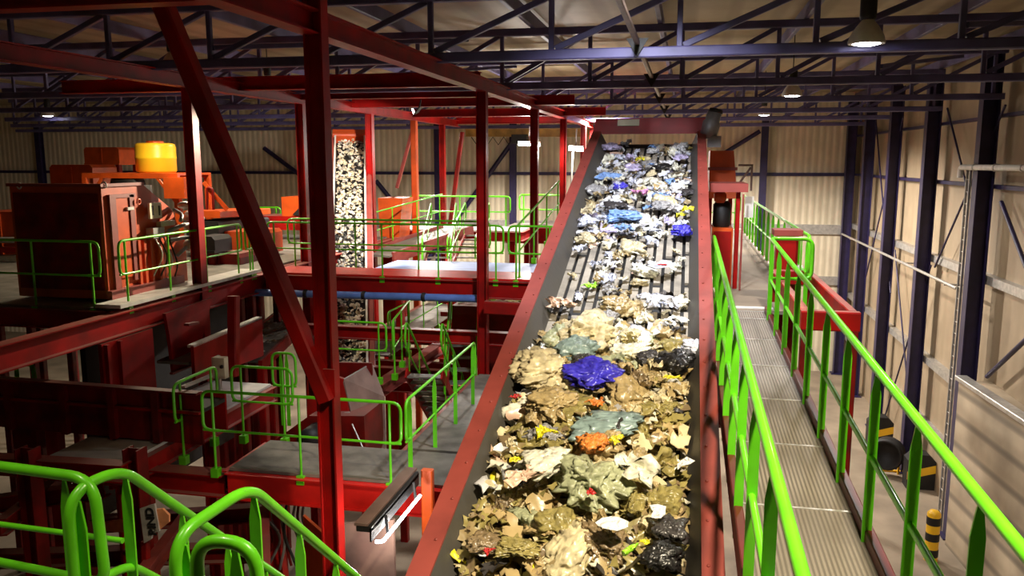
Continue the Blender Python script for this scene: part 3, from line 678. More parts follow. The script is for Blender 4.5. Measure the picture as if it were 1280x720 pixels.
obox('low dark red box in front of the press box on the machine platform', 246, 318, 300, 338, 16.4, .8, REDD, 'press_box', 'box')
obox('black motor cover between the press box and the big red machine', 243, 296, 268, 316, 16.2, .7, BLACK, 'motor_cover', 'cover')
# orange sloping conveyor right of the stand
t = thing('feed_conveyor', 'orange sloping feed conveyor with handrail behind the tall thin red post', 'conveyor', PY(290, 270, 17))
p, q = PY(252, 268, 17.2), PY(318, 264, 20)
part(t, 'side_frame', ORANGE, lambda b: (b.bar(p, q, .9, .16),))
part(t, 'sloping_strut', ORANGE, lambda b: b.bar(PY(254, 228, 17.3), PY(284, 262, 17.6), .08, .1))
part(t, 'handrail', REDD, lambda b: b.tube(fillet([PY(259, 262, 17.3), PY(259, 234, 17.3), PY(266, 236, 17.3), PY(267, 262, 17.3)], .1), .03, 8))
part(t, 'under_box', BLACK, lambda b: b.bar(p + V((0, 0, -.35)), q + V((0, 0, -.35)), .8, .4))
part(t, 'support', REDD, lambda b: b.bar(V((p.x + .8, 18, -10)), V((p.x + .8, 18, p.z - .3)), .2, .2))
obox('red motor box beyond the side railing of the machine platform', 287, 308, 318, 326, 19.5, .6, RED, 'motor_box', 'box')
t = thing('tilted_screen', 'orange and black tilted screen box seen between the two red foreground posts', 'machine', PY(365, 262, 22))
p = PY(352, 255, 22)
part(t, 'side_plate', ORANGE, lambda b: b.prism([p + V((0, 0, .2)), p + V((.9, 0, .25)), p + V((.4, 0, -.35)), p + V((0, 0, -.35))], (0, .8, 0)))
part(t, 'dark_chute', BLACK, lambda b: b.prism([p + V((.35, -.05, -.3)), p + V((.9, -.05, .2)), p + V((1.1, -.05, .2)), p + V((1.1, -.05, -.4))], (0, .8, 0)))
part(t, 'base_frame', RED, lambda b: b.box((p.x - .8, 22, p.z - .75), (p.x + 1.2, 23, p.z - .35)))
railing('thin green railing on the back wall side, behind the leaning red brace', [PY(315, 300, 24) * 1, PY(352, 300, 24) * 1], sp=1.2, r=.03)

# chute plates below the girder
XG = -8.48
t = thing('chute_wall', 'dark red chute wall of ribbed plates hanging below the long girder', 'chute', (XG, 11, -5))
ye = PX(190, 430, XG).y
part(t, 'plate', RED, lambda b: b.box((XG - .03, 10.5, -5.0), (XG + .03, ye, -2.72)))
for px in (82, 146): 
    y = max(10.58, PX(px, 430, XG).y); part(t, 'rib', RED, lambda b: b.box((XG + .03, y - .03, -5.0), (XG + .09, y + .03, -2.74)))
ya, yb = 10.6, PX(130, 430, XG).y
part(t, 'inset_panel', REDD, lambda b: b.box((XG + .03, ya + .05, -4.6), (XG + .045, yb, -3.2)))
t = thing('transfer_hopper', 'dark red tapered hopper beyond the black gap under the girder', 'hopper', (XG, 14.4, -6))
hp = [PX(px, py, XG) for px, py in ((203, 392), (262, 372), (247, 433), (240, 452), (214, 468), (208, 420))]
part(t, 'tapered_plate', RED, lambda b: b.prism([(XG, q.y, q.z) for q in hp], (.06, 0, 0)))
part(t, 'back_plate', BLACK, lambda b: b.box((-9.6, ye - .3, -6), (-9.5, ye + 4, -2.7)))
part(t, 'rim', PINK, lambda b: b.bar(PX(214, 467, XG + .1), PX(239, 457, XG + .1), .06, .04))
t = thing('side_conveyor', 'dark red side conveyor with a pale edge running away under the girder', 'conveyor', (-7.9, 15, -5))
ea, eb = PX(238, 433, -8.0), PX(298, 408, -8.0)
part(t, 'side_plate', RED, lambda b: b.prism([ea, eb + (eb - ea) * .5, eb + (eb - ea) * .5 - V((0, 0, .75)), ea - V((0, 0, .6))], (.06, 0, 0)))
part(t, 'pale_edge', LIGHTG, lambda b: b.bar(ea, eb + (eb - ea) * .5, .12, .05))
part(t, 'corner_flange', PINK, lambda b: b.bar(PX(233, 406, -8.0), PX(246, 403, -8.0), .1, .04))
part(t, 'belt', DECK, lambda b: b.bar(ea + V((-.35, 0, -.3)), eb + V((-.35, 0, -.3)), .6, .05))
part(t, 'lower_rail', LIGHTG, lambda b: b.bar(PX(228, 484, -7.6), PX(275, 465, -7.6), .08, .04))
part(t, 'leg', RED, lambda b: b.bar((-7.97, 14.3, -10), (-7.97, 14.3, -4.0), .16, .16))
tag(MB().bar(PX(292, 470, -7.3), PX(292, 370, -7.3), .16, .16, (1, 0, 0)).build('short_post', RED), 'short dark red post beside the cream control box', 'post')
t = thing('control_box', 'cream electrical control box on a post above the green rails', 'control box', PY(276, 470, 11.6))
a = PY(270, 471, 11.6); c = PY(284, 446, 11.6)
cb_ = part(t, 'case', CREAM, lambda b: b.box((a.x, 11.5, a.z), (c.x, 11.62, c.z)))
part(cb_, 'rotary_switch', BLACK, lambda b: b.lathe((c.x - .04, 11.5, c.z - .14), [(.03, 0), (.025, .03), (.001, .03)], 10, (0, -1, 0)))
part(t, 'post', GALV, lambda b: b.bar((a.x + .03, 11.65, -4.1), (a.x + .03, 11.65, c.z + .0), .05, .05))

# trough conveyor crossing in front
a, c = PY(-120, 463, 9.75), PY(250, 491, 9.75)
hz = .74
t = thing('trough_conveyor', 'dark red trough conveyor with ribbed side crossing low before the chute wall', 'conveyor', (a + c) / 2 - V((0, 0, 1)))
part(t, 'side_panel', REDD, lambda b: b.prism([a, c, c - V((0, 0, hz)), a - V((0, 0, hz))], (0, .04, 0)))
part(t, 'rear_panel', RED, lambda b: b.prism([a + V((0, .6, -.18)), c + V((0, .6, -.18)), c + V((0, .6, -hz)), a + V((0, .6, -hz))], (0, .04, 0)))
part(t, 'top_flange', REDD, lambda b: b.bar(a + V((0, -.03, 0)), c + V((0, -.03, 0)), .14, .03))
part(t, 'mid_flange', RED, lambda b: b.bar(a + V((0, -.03, -.30)), c + V((0, -.03, -.28)), .06, .04))
part(t, 'belt', BLACK, lambda b: b.prism([a + V((0, .04, -.25)), c + V((0, .04, -.25)), c + V((0, .6, -.25)), a + V((0, .6, -.25))], (0, 0, -.05)))
for px in (-60, 25, 98, 160, 215):
    k = (px + 120) / 388; p = a.lerp(c, k)
    part(t, 'rib', REDD, lambda b: b.box((p.x - .05, p.y - .08, p.z - hz), (p.x + .05, p.y, p.z - .02)))
for k in (.45, .75): 
    p = a.lerp(c, k); part(t, 'leg', RED, lambda b: b.bar((p.x, 10.1, -10), (p.x, 10.1, p.z - hz), .2, .2))
p = PY(28, 470, 11)
t = thing('pipe_loop', 'small green rail loop peeping over the trough conveyor', 'rail loop', p)
part(t, 'tube', GREEN, lambda b: b.tube(fillet([p + V((-.1, 0, -.6)), p + V((-.1, 0, .18)), p + V((.12, .1, .18)), p + V((.16, .1, -.6))], .09), .035, 10))
part(t, 'base', REDD, lambda b: b.box((p.x - .2, p.y - .1, p.z - 1.2), (p.x + .25, p.y + .2, p.z - .58)))

# ------------------------------------------------------------------ second waste conveyor
q0, q1 = PY(436, 470, 16.9), PY(438, 176, 23.2)
d = (q1 - q0); hd = V((d.x, d.y, 0)).normalized(); sd = V((hd.y, -hd.x, 0)); un = sd.cross(d).normalized()
t = thing('riser_conveyor', 'narrow steep conveyor carrying pale waste up behind the cross walkway', 'conveyor', q0 - V((0, 0, .5)))
W2 = .40
part(t, 'belt', BLACK, lambda b: b.bar(q0, q1, W2 * 2, .06, un))
part(t, 'side_frame', PINK, lambda b: b.bar(q0 - sd * (W2 + .17) + un * .06, q1 - sd * (W2 + .17) + un * .06, .30, .34, un))
part(t, 'side_frame', PINK, lambda b: b.bar(q0 + sd * (W2 + .1) + un * .06, q1 + sd * (W2 + .1) + un * .06, .20, .4, un))
part(t, 'skirt_strip', LIGHTG, lambda b: [b.bar(q0 + sd * s_ * (W2 + .02) + un * .28, q1 + sd * s_ * (W2 + .02) + un * .28, .05, .05, un) for s_ in (-1, 1)])
part(t, 'head_cover', MRED, lambda b: b.bar(q1 - sd * .5 + un * .1, q1 + sd * .5 + un * .1, .3, .45, un))
for k in (.15, .6):
    p = q0.lerp(q1, k)
    for s_ in (-1, 1): part(t, 'support_leg', RED, lambda b: b.bar(V((p.x, p.y, -10)) + sd * s_ * .5, p + sd * s_ * .5 - un * .1, .14, .14))
PALE = [mat('pale_waste_%s' % n, c, .6, 0, .3, 9) for n, c in (('paper', (.66, .60, .50)), ('cream', (.60, .52, .36)), ('grey', (.25, .23, .2)), ('dark', (.05, .05, .045)), ('sand', (.45, .36, .22)))]
def chip(b, c, u, v, n, s, rr):
    m_ = rr.choice((5, 6, 7)); ph = rr.random() * 6
    ring = []
    for k in range(m_):
        a = ph + 2 * math.pi * k / m_; r = s * rr.uniform(.55, 1.1)
        ring.append(c + u * math.cos(a) * r + v * math.sin(a) * r * rr.uniform(.6, 1) + n * rr.uniform(-.25, .25) * s)
    top = c + n * s * rr.uniform(.15, .5) + u * rr.uniform(-.2, .2) * s; bot = c - n * s * .15
    b.add(ring + [top, bot], [(k, (k + 1) % m_, m_) for k in range(m_)] + [((k + 1) % m_, k, m_ + 1) for k in range(m_)])
rr = random.Random(5); bb = MB()
u_ = d.normalized()
for k in range(1500):
    f_ = rr.random(); s_ = rr.uniform(-1, 1)
    if abs(s_) > .85 and rr.random() < .5: continue
    c = q0.lerp(q1, f_) + sd * W2 * .95 * s_ + un * rr.uniform(.05, .05 + .14 * (1 - s_ * s_))
    w = [5, 4, 1.2, .8, 2]
    if .35 < f_ < .52: w = [1, 1, 4, 4, 1.5]
    bb.cur = rr.choices(range(5), w)[0]
    a_ = rr.random() * 6.28
    u2 = (sd * math.cos(a_) + u_ * math.sin(a_)); n2 = (un + sd * rr.uniform(-.5, .5) + u_ * rr.uniform(-.5, .5)).normalized()
    u2 = (u2 - n2 * u2.dot(n2)).normalized()
    chip(bb, c, u2, n2.cross(u2), n2, rr.uniform(.03, .085), rr)
tag(bb.build('sorted_waste', PALE), 'pale flaky sorted waste riding up the narrow steep conveyor', 'waste', None, 'stuff')

# ------------------------------------------------------------------ lower level by the front post
YB = 9.4
xb0, xb1 = XP(284, YB, ZBL), -2.55
platform('lower grey decked platform with bright red front beam behind the front red post', xb0, xb1, YB, YB + 1.15, ZBL, [(xb0 + .2, YB + .9), (-3, YB + .9)], h=.36, bm_=mat('bright_red_paint', (.60, .014, .01), .4, 0, .2, 3))  # brighter red on these beams: the tube light's glow put into the paint
platform('grey decked wing of the lower platform beside the waste conveyor', -3.75, -2.55, YB + 1.2, YB + 5.4, ZBL, [(-3.6, YB + 4.8), (-2.7, YB + 4.8)], h=.3)
tag(MB().ibeam((XP(165, YB, ZBL - .1), YB + .1, ZBL - .28), (xb0 - .1, YB + .1, ZBL - .28), .2, .3).build('side_beam', RED), 'dark red beam joining the lower platform to the side gangway', 'beam')
railing('green railing along the front edge of the lower platform, crossing behind the front red post', [(XP(256, YB, ZBL), YB + .02, ZBL), (XP(502, YB, ZBL), YB + .02, ZBL)], sp=1.0)
xo = XP(243, YB + .6, ZBL)
railing('green loop railing at the outer side of the lower platform beside the control box', [(xo, YB + .2, ZBL), (xo, YB + 1.25, ZBL)], sp=.6)
railing('short green loop railing at the back of the lower platform, just beyond the control box', [(XP(293, YB + 1.3, ZBL), YB + 1.3, ZBL), (XP(368, YB + 1.3, ZBL), YB + 1.3, ZBL)], sp=.9)
railing('tall green flat bar loop seen through the leaning red brace', [(XP(343, YB + 2.2, ZBL), YB + 2.2, ZBL), (XP(372, YB + 2.2, ZBL), YB + 2.2, ZBL)], sp=.4, flat=True, along=True)
xr_ = XP(512, YB + .2, ZBL)
railing('dark green flat bar railing running back along the lower platform beside the conveyor', [(xr_, YB + .1, ZBL), (xr_, YB + 3.6, ZBL)], sp=.95, flat=True)
railing('green railing behind the grey hopper plate under the riser conveyor', [(XP(412, 14.2, ZBL), 14.2, ZBL), (XP(484, 14.2, ZBL), 14.2, ZBL)], sp=1)
railing('green railing with looped ends beyond the grey hopper plate', [(XP(492, 14.4, ZBL), 14.4, ZBL), (XP(512, 16.6, ZBL), 16.6, ZBL)], sp=1.1)
stair('green railed stair going down beyond the lower platform, beside the conveyor', (XP(530, 14.6, ZBL), 14.6, ZBL), (XP(560, 16.6, ZBL - 1.6), 16.6, ZBL - 1.6), .7)
stair('green railed stair leading up beside the red frame post at the lower level', (XP(582, 16.6, ZBL), 16.6, ZBL + .25), (XP(575, 14.9, ZBL), 14.9, ZBL - .9), .6, True, 6)
tag(MB().bar((-2.6, YB + 1.3, ZBL - .3), (-2.6, YB + 5, ZBL - .3), .12, .3).build('side_rail', RED), 'red edge rail under the decked wing beside the waste conveyor', 'beam')
# hopper on it
Yh = 12.0
P_ = lambda x, y, Y=Yh: PY(x, y, Y)
t = thing('waste_hopper', 'red hopper with a large brown grey slanted side plate on the lower platform', 'hopper', P_(430, 580))
part(t, 'front_plate', RED, lambda b: b.prism([P_(384, 458), P_(430, 474), P_(440, 512), P_(446, 585, 11.9), P_(384, 585, 11.9)], (0, .06, 0)))
part(t, 'base_box', REDD, lambda b: b.prism([P_(330, 560, 11.7), P_(386, 520, 11.7), P_(455, 520, 11.7), P_(458, 588, 11.7), P_(330, 592, 11.7)], (0, .8, 0)))
part(t, 'inner_back', REDD, lambda b: b.prism([P_(384, 452, 12.7), P_(464, 454, 12.7), P_(470, 560, 12.7), P_(384, 560, 12.7)], (0, .05, 0)))
part(t, 'slanted_plate', BROWNP, lambda b: b.add([P_(430, 474), P_(465, 454, 12.9), P_(481, 496, 12.7), P_(438, 512, 11.95), P_(455, 574, 11.9), P_(483, 560, 12.5),
      P_(428, 475), P_(463, 455, 12.95), P_(478, 496, 12.75), P_(436, 512, 12.0), P_(453, 574, 11.95), P_(480, 560, 12.55)],
     [(0, 1, 2, 3), (3, 2, 5, 4), (9, 8, 7, 6), (10, 11, 8, 9), (0, 6, 7, 1), (1, 7, 8, 2), (2, 8, 11, 5), (5, 11, 10, 4), (4, 10, 9, 3), (3, 9, 6, 0)]))
part(t, 'rim', GALV, lambda b: b.tube([P_(430, 474), P_(465, 454, 12.9)], .012, 6))
part(t, 'dark_drum', BLACK, lambda b: (b.lathe(P_(390, 545, 11.5), [(.02, -.2), (.16, -.2), (.16, .2), (.02, .2)], 18, (0, 1, 0)), b.lathe(P_(386, 566, 11.4), [(.02, -.2), (.14, -.2), (.14, .2), (.02, .2)], 18, (0, 1, 0))))
part(t, 'lever', GALV, lambda b: b.tube([P_(440, 530, 11.6), P_(459, 572, 11.4)], .014, 6))
part(t, 'warning_patch', YELLOW, lambda b: b.prism([P_(429, 523, 11.87), P_(437, 523, 11.87), P_(437, 530, 11.87), P_(429, 530, 11.87)], (0, .01, 0)))
part(t, 'white_patch', LIGHTG, lambda b: b.prism([P_(430, 516, 11.87), P_(437, 515, 11.87), P_(437, 519, 11.87), P_(430, 520, 11.87)], (0, .01, 0)))
# mid distance frames
platform('open red beam frame beyond the lower platform, below the cross walkway', -8.2, -2.5, 17.8, 25, -4.58, [(-7.4, 18), (-4.3, 18), (-2.7, 18), (-7.4, 24.6), (-2.7, 24.6)], deckm=None, h=.3, joists=4)
tag(MB().box((-8.0, 17.9, -4.575), (-6.7, 24.9, -4.54)).build('gangway', DECK), 'grey gangway deck lying along the open red beam frame', 'gangway')
railing('green railing along the grey gangway beyond the riser conveyor', [(-6.7, 17.9, -4.54), (-6.7, 24.5, -4.54)], sp=1.4)
tag(MB().ibeam((-5.73, 14.6, -4.42), (-5.54, 21.5, -4.42), .26, .26).build('long_beam', PINK), 'long pinkish lit beam running away between the dark red beams', 'beam')
t = thing('guard_fence', 'short red post and rail fence standing on the open beam frame', 'fence', (-5, 20.5, -4.58))
for x in (-5.9, -5.0, -4.2): part(t, 'post', RED, lambda b: b.bar((x, 20.5, -4.58), (x, 20.5, -3.3), .2, .12))
for z in (.35, .7, 1.02): part(t, 'rail', REDD, lambda b: b.bar((-6.2, 20.5, -4.35 + z), (-3.0, 20.5, -4.35 + z), .08, .12))
for k, (y, z) in enumerate(((15.6, -3.5), (16.6, -4.6), (19.0, -5.6), (22, -6.5))):
    tag(MB().ibeam((-7.8, y, z), (-2.4, y, z), .2, .26).build('cross_member', RED),
        ['dark red cross member just behind the cross walkway', 'dark red cross member under the riser conveyor foot', 'dark red cross member deep between the platforms', 'lowest dark red cross member near the hall floor'][k], 'beam')
t = thing('litter_conveyor', 'grey flat conveyor strewn with litter beyond the leaning red brace', 'conveyor', PY(330, 425, 17))
a, c = PY(298, 452, 15.3), PY(368, 392, 19.5)
part(t, 'belt', DECK, lambda b: b.bar(a, c, .9, .05))
for s_ in (-.5, .5): part(t, 'side_frame', RED, lambda b: b.bar(a + V((s_, 0, -.08)), c + V((s_, 0, -.08)), .08, .26))
part(t, 'support', RED, lambda b: b.bar(a.lerp(c, .5) - V((0, 0, 6)), a.lerp(c, .5) - V((0, 0, .1)), .2, .2))
rr = random.Random(8); bb = MB(); dd = (c - a)
for k in range(90):
    bb.cur = rr.choice((0, 1, 4)); f_ = rr.random()
    chip(bb, a + dd * f_ + V((rr.uniform(-.4, .4), 0, .05)), V((1, 0, 0)), V((0, 1, .1)), V((0, 0, 1)), rr.uniform(.03, .08), rr)
tag(bb.build('loose_litter', PALE), 'loose pale litter scattered on the grey flat conveyor', 'litter', None, 'stuff')
# red box beam frame under far conveyor side and the pile visible below the cross walkway
a, c = PY(606, 384, 14.9), PY(672, 386, 14.9)
tag(MB().bar((a.x, 14.9, a.z), (c.x + .3, 14.9, a.z - .02), .16, .24).build('cross_rail', RED), 'red rail between the frame post and the waste conveyor', 'beam')
c = PY(640, 366, 17.4)
rr = random.Random(9); bb = MB()
bb.box((c.x - 1.2, 16.8, c.z - 1.6), (c.x + .9, 18.4, c.z - .22))
for k in range(160):
    bb.cur = 1 + rr.randrange(3)
    chip(bb, V((c.x + rr.uniform(-1.1, .9), 17.6 + rr.uniform(-.75, .75), c.z - .2 + rr.uniform(0, .1))), V((1, 0, 0)), V((0, 1, 0)), V((0, 0, 1)), rr.uniform(.05, .13), rr)
tag(bb.build('green_litter', [REDD, mat('litter_green', (.25, .5, .08), .6), PALE[0], mat('litter_yellow', (.6, .6, .2), .6)]), 'green and pale litter lying in a red bin below the cross walkway', 'litter', None, 'stuff')

# side deck in the lower foreground
SGX = -7.0; SGZ = PX(155, 580, SGX).z
platform('pale decked side gangway with a dark red edge, low behind the foreground stair rails', -8.2, SGX, 9.0, 12.9, SGZ, [(SGX - .2, 9.2), (-8.0, 12.5)], deckm=LIGHTG, h=.26)
t = thing('lower_frame', 'dark red heavy lower framework of posts and beams below the trough conveyor', 'framework', (-6.5, 8, -10))
for px, Y in ((34, 8.2), (168, 8.4), (100, 10.5)):
    p = PY(px, 560, Y); part(t, 'post', REDD, lambda b: b.ibeam((p.x, Y, -10), (p.x, Y, p.z), .2, .2, (1, 0, 0)))
for (x0, y0_, x1, y1_, Y, mm) in ((-80, 575, 160, 590, 8.3, RED), (-80, 640, 130, 612, 9, RED), (160, 590, 420, 608, 9.6, RED), (-60, 700, 320, 690, 9.2, REDD), (120, 655, 330, 640, 10, REDD)):
    p, q = PY(x0, y0_, Y), PY(x1, y1_, Y)
    part(t, 'beam', mm, lambda b: b.ibeam(p, q, .2, .22))
for (x0, y0_, Ya, x1, y1_, Yb) in ((0, 660, 7.6, 110, 575, 11), (180, 720, 7.8, 235, 645, 10), (330, 720, 7.4, 330, 640, 10)):
    p, q = PY(x0, y0_, Ya), PY(x1, y1_, Yb)
    part(t, 'stringer', PINK if x0 else REDD, lambda b: b.ibeam(p, q, .14, .2))
railing('small yellow green railing low behind the trough conveyor', [(-9.0, 11.2, -4.3), (-7.9, 11.2, -4.3)], h=.7, mid=.35, sp=.5)
t = thing('sign_board', 'tilted grey board with bold black lettering low behind the green stair rail', 'sign', PY(185, 680, 8.0))
Ys = 8.0
part(t, 'board', mat('board_grey', (.42, .39, .34), .6), lambda b: b.prism([PY(174.5, 636, Ys), PY(193, 630, Ys), PY(199, 664, Ys), PY(190, 668, Ys), PY(189, 674, Ys), PY(180, 679, Ys)], (0, .03, 0)))
part(t, 'orange_panel', mat('pale_orange', (.85, .32, .14), .5), lambda b: b.prism([PY(193, 637, Ys + .02), PY(203, 636, Ys + .02), PY(211, 644, Ys + .02), PY(211, 653, Ys + .02), PY(196, 665, Ys + .02)], (0, .03, 0)))
def text(parent, s, size, M_, mm, name='lettering'):
    cu = bpy.data.curves.new(name, 'FONT'); cu.body = s; cu.size = size; cu.extrude = .003; cu.offset = size * .035; cu.align_x = 'LEFT'
    ob = bpy.data.objects.new(name + '_curve', cu); COL.objects.link(ob)
    bpy.context.view_layer.update()
    me = bpy.data.meshes.new_from_object(ob.evaluated_get(bpy.context.evaluated_depsgraph_get()))
    bpy.data.objects.remove(ob)
    o2 = bpy.data.objects.new(name, me); COL.objects.link(o2); me.materials.clear(); me.materials.append(mm)
    o2.parent = parent; L = M_.copy(); L.translation = L.translation - ORG[parent]; o2.matrix_basis = L
    return o2
a = PY(196.5, 669, Ys - .005); c = PY(190.5, 631, Ys - .005)
x_ = (c - a).normalized(); y_ = V((0, -1, 0)).cross(x_) ; z_ = V((0, -1, 0))
M_ = Matrix((x_, y_, z_)).transposed().to_4x4(); M_.translation = a + V((0, -.006, 0))
text(t, 'BIND', .145, M_, BLACK)
part(t, 'mount_post', REDD, lambda b: b.bar(PY(182, 676, Ys + .08), PY(184, 800, Ys + .08), .08, .08))
tag(MB().prism([PY(128, 654, 8.8), PY(161, 648, 8.8), PY(161, 666, 8.8), PY(130, 664, 8.8)], (0, .05, 0)).build('access_plate', mat('orange_plate', (.7, .2, .08), .5)), 'small orange plate between the foreground green posts', 'plate')
# lit channel
zc_ = -3.62; xcn = -3.02
t = thing('light_channel', 'dark steel channel with a white glowing tube beneath, beside the front red post', 'lamp', (xcn, 8, zc_))
part(t, 'channel', BLACK, lambda b: (b.bar((xcn, 7.25, zc_), (xcn, 8.75, zc_), .16, .06), b.bar((xcn + .07, 7.25, zc_ - .06), (xcn + .07, 8.75, zc_ - .06), .02, .14)))
part(t, 'top_cover', BROWNP, lambda b: b.bar((xcn - .03, 7.25, zc_ + .04), (xcn - .03, 8.8, zc_ + .04), .14, .03))
part(t, 'glowing_tube', TUBE, lambda b: b.tube(fillet([(xcn + .06, 7.4, zc_ - .20), (xcn + .13, 7.42, zc_ - .20), (xcn + .14, 8.6, zc_ - .20)], .05), .018, 8))
SL.append(V((xcn + .14, 8.0, zc_ - .2)))
part(t, 'bracket', BLACK, lambda b: (b.bar((xcn + .1, 7.6, zc_), (xcn + .12, 7.6, zc_ - .2), .02, .03), b.bar((xcn + .1, 8.5, zc_), (xcn + .12, 8.5, zc_ - .2), .02, .03)))
t = thing('chute_box', 'orange and brown chute box below the lit channel', 'chute', (-3.4, 8.2, -10))
part(t, 'side_post', ORANGE, lambda b: b.bar((-2.90, 8.95, -10), (-2.90, 8.95, zc_ - .02), .14, .1))
part(t, 'brown_plate', BROWNP, lambda b: b.prism([(-3.95, 8.3, -4.15), (-3.1, 8.3, -4.0), (-3.1, 8.3, -6.5), (-3.95, 8.3, -6.5)], (0, .05, 0)))
part(t, 'red_plate', ORANGE, lambda b: b.prism([(-4.35, 8.6, -4.2), (-3.95, 8.35, -4.3), (-3.95, 8.35, -6.5), (-4.35, 8.6, -6.5)], (0, .05, 0)))
part(t, 'foot_frame', REDD, lambda b: (b.bar((-3.9, 8.5, -10), (-3.9, 8.5, -6.4), .1, .1), b.bar((-3.15, 8.5, -10), (-3.15, 8.5, -6.4), .1, .1)))
# clutter of hoses behind the foreground stair
t = thing('hose_rack', 'tangle of grey and dark hoses hanging under the lower platform', 'hoses', PY(360, 660, 9.8))
rr = random.Random(21)
for k in range(9):
    p = PY(326 + k * 7 + rr.uniform(-3, 3), 622 + rr.uniform(-3, 8), 9.8 + rr.uniform(0, .5))
    part(t, 'hose', rr.choice((GREY, BLACK, GALV, REDD)), lambda b: b.tube(fillet([p, p + V((rr.uniform(-.1, .1), 0, -.3)), p + V((rr.uniform(-.2, .2), .05, -.6)), p + V((rr.uniform(-.2, .2), 0, -1.0))], .2), .02, 8))

# ------------------------------------------------------------------ foreground landing and stair rails
A_ = PZ(150, 585, -1.55); B_ = PZ(312, 608, -1.55)
ZFG = -2.62; rf = .027
t = thing('landing_platform', 'landing at the head of the foreground stair', 'platform', (-4, 3.2, ZFG - .1))
part(t, 'deck', DECK, lambda b: b.box((-6.5, 2.2, ZFG - .06), (B_.x + .1, 4.0, ZFG)))
part(t, 'edge_beam', RED, lambda b: b.ibeam((-6.5, 4.0, ZFG - .16), (B_.x + .1, 4.0, ZFG - .16), .12, .2))
part(t, 'edge_beam', RED, lambda b: b.ibeam((-6.5, 2.2, ZFG - .16), (B_.x + .1, 2.2, ZFG - .16), .12, .2))
for x in (-6.3, -3.2): part(t, 'post', RED, lambda b: b.ibeam((x, 3.2, -10), (x, 3.2, ZFG - .1), .16, .16, (1, 0, 0)))
def flatpost(b, p, h, wd, w=.058):
    wd = V(wd).normalized() * w / 2; th = V((0, .012, 0)) if abs(wd.x) > abs(wd.y) else V((.012, 0, 0))
    b.prism([p - wd, p + wd, p + wd + V((0, 0, h - .16)), p + wd * .25 + V((0, 0, h - .02)), p - wd * .25 + V((0, 0, h - .02)), p - wd + V((0, 0, h - .16))], th)
def stairrail(label, P0, back, down, name='stair_railing'):
    """level piece of length back towards the viewer, then down the flight at 42 degrees"""
    t = thing(name, label, 'railing', P0 - V((0, 0, 1.05)))
    s_ = math.tan(math.radians(42)); e = V((0, down, -down * s_)); bk = V((-.06, -back, -.02)); M_ = V((0, 0, -.52))
    part(t, 'top_rail', GREEN, lambda b: b.tube(fillet([P0 + bk + M_ * 1.0 + V((.05, .1, -.04)), P0 + bk + M_ * .98, P0 + bk, P0, P0 + e], .15, 7), rf, 14))
    part(t, 'mid_rail', GREEN, lambda b: b.tube(fillet([P0 + bk + M_, P0 + M_, P0 + e + M_], .12, 6), rf * .85, 12))
    part(t, 'end_post', GREEN, lambda b: flatpost(b, P0 + bk + V((.03, .03, -1.07)), 1.04, (1, 0, 0)))
    for k in range(int(down / .45) + 1):
        p = P0 + V((0, .03 + k * .45, -k * .45 * s_ - 1.05))
        part(t, 'post', GREEN, lambda b: flatpost(b, p - V((0, 0, .1)), 1.13, (1, 0, 0)))
    return t
stairrail('thick bright green stair handrail with looped end, farther from the conveyor', A_, .30, 2.3)
stairrail('thick bright green stair handrail with looped end, closer to the conveyor and front red post', B_, .52, 2.3)
t = thing('open_stair', 'steel stair flight going down between the foreground green handrails', 'stair', ((A_.x + B_.x) / 2, 5, -5))
for k in range(10):
    y = 4.08 + k * .235; z = ZFG - .2 - k * .21
    part(t, 'tread', DECK, lambda b: b.box((A_.x + .05, y, z - .03), (B_.x - .05, y + .24, z)))
for x in (A_.x + .02, B_.x - .02): part(t, 'stringer', REDD, lambda b: b.bar((x, 4.0, ZFG - .15), (x, 6.5, ZFG - .15 - 2.5 * math.tan(math.radians(42))), .04, .2))
a = PZ(112, 598, -1.53); l0 = PZ(-60, 575, -1.53)
t = thing('landing_railing', 'thick bright green landing rail running out past the stair head', 'railing', l0 - V((0, 0, 1.05)))
part(t, 'top_rail', GREEN, lambda b: b.tube(fillet([l0 + V((-1.5, 0, 0)), l0, a + V((.02, 0, 0)), a + V((.06, -.02, -.52)), a + V((-.1, -.02, -.54))], .14, 7), rf, 14))
part(t, 'mid_rail', GREEN, lambda b: (b.tube([l0 + V((-1.5, 0, -.52)), l0 + V((0, 0, -.52)), a + V((.05, -.02, -.53))], rf * .85, 12), b.tube([l0 + V((-1.5, .35, -.48)), a + V((-.12, .35, -.5))], rf * .6, 10)))
for px in (-40, 80): 
    k = (px + 60) / 172; p = l0.lerp(a, k); part(t, 'post', GREEN, lambda b: flatpost(b, p - V((0, 0, 1.1)), 1.09, (1, 0, 0)))
p = PZ(250, 674, -1.45); q = PZ(318, 680, -1.45)
t = thing('corner_railing', 'short near green rail hoop at the bottom edge beside the stair handrails', 'railing', p - V((0, 0, 1)))
part(t, 'hoop', GREEN, lambda b: b.tube(fillet([p + V((-.02, 0, -.75)), p + V((-.02, 0, 0)), q, q + V((.03, 0, -.8))], .13, 7), rf, 14))
part(t, 'post', GREEN, lambda b: flatpost(b, (p + q) / 2 + V((0, .05, -1.1)), 1.08, (1, 0, 0)))
part(t, 'lower_rail', GREEN, lambda b: b.tube([p + V((-.02, 0, -.5)), q + V((.02, 0, -.5))], rf * .8, 10))

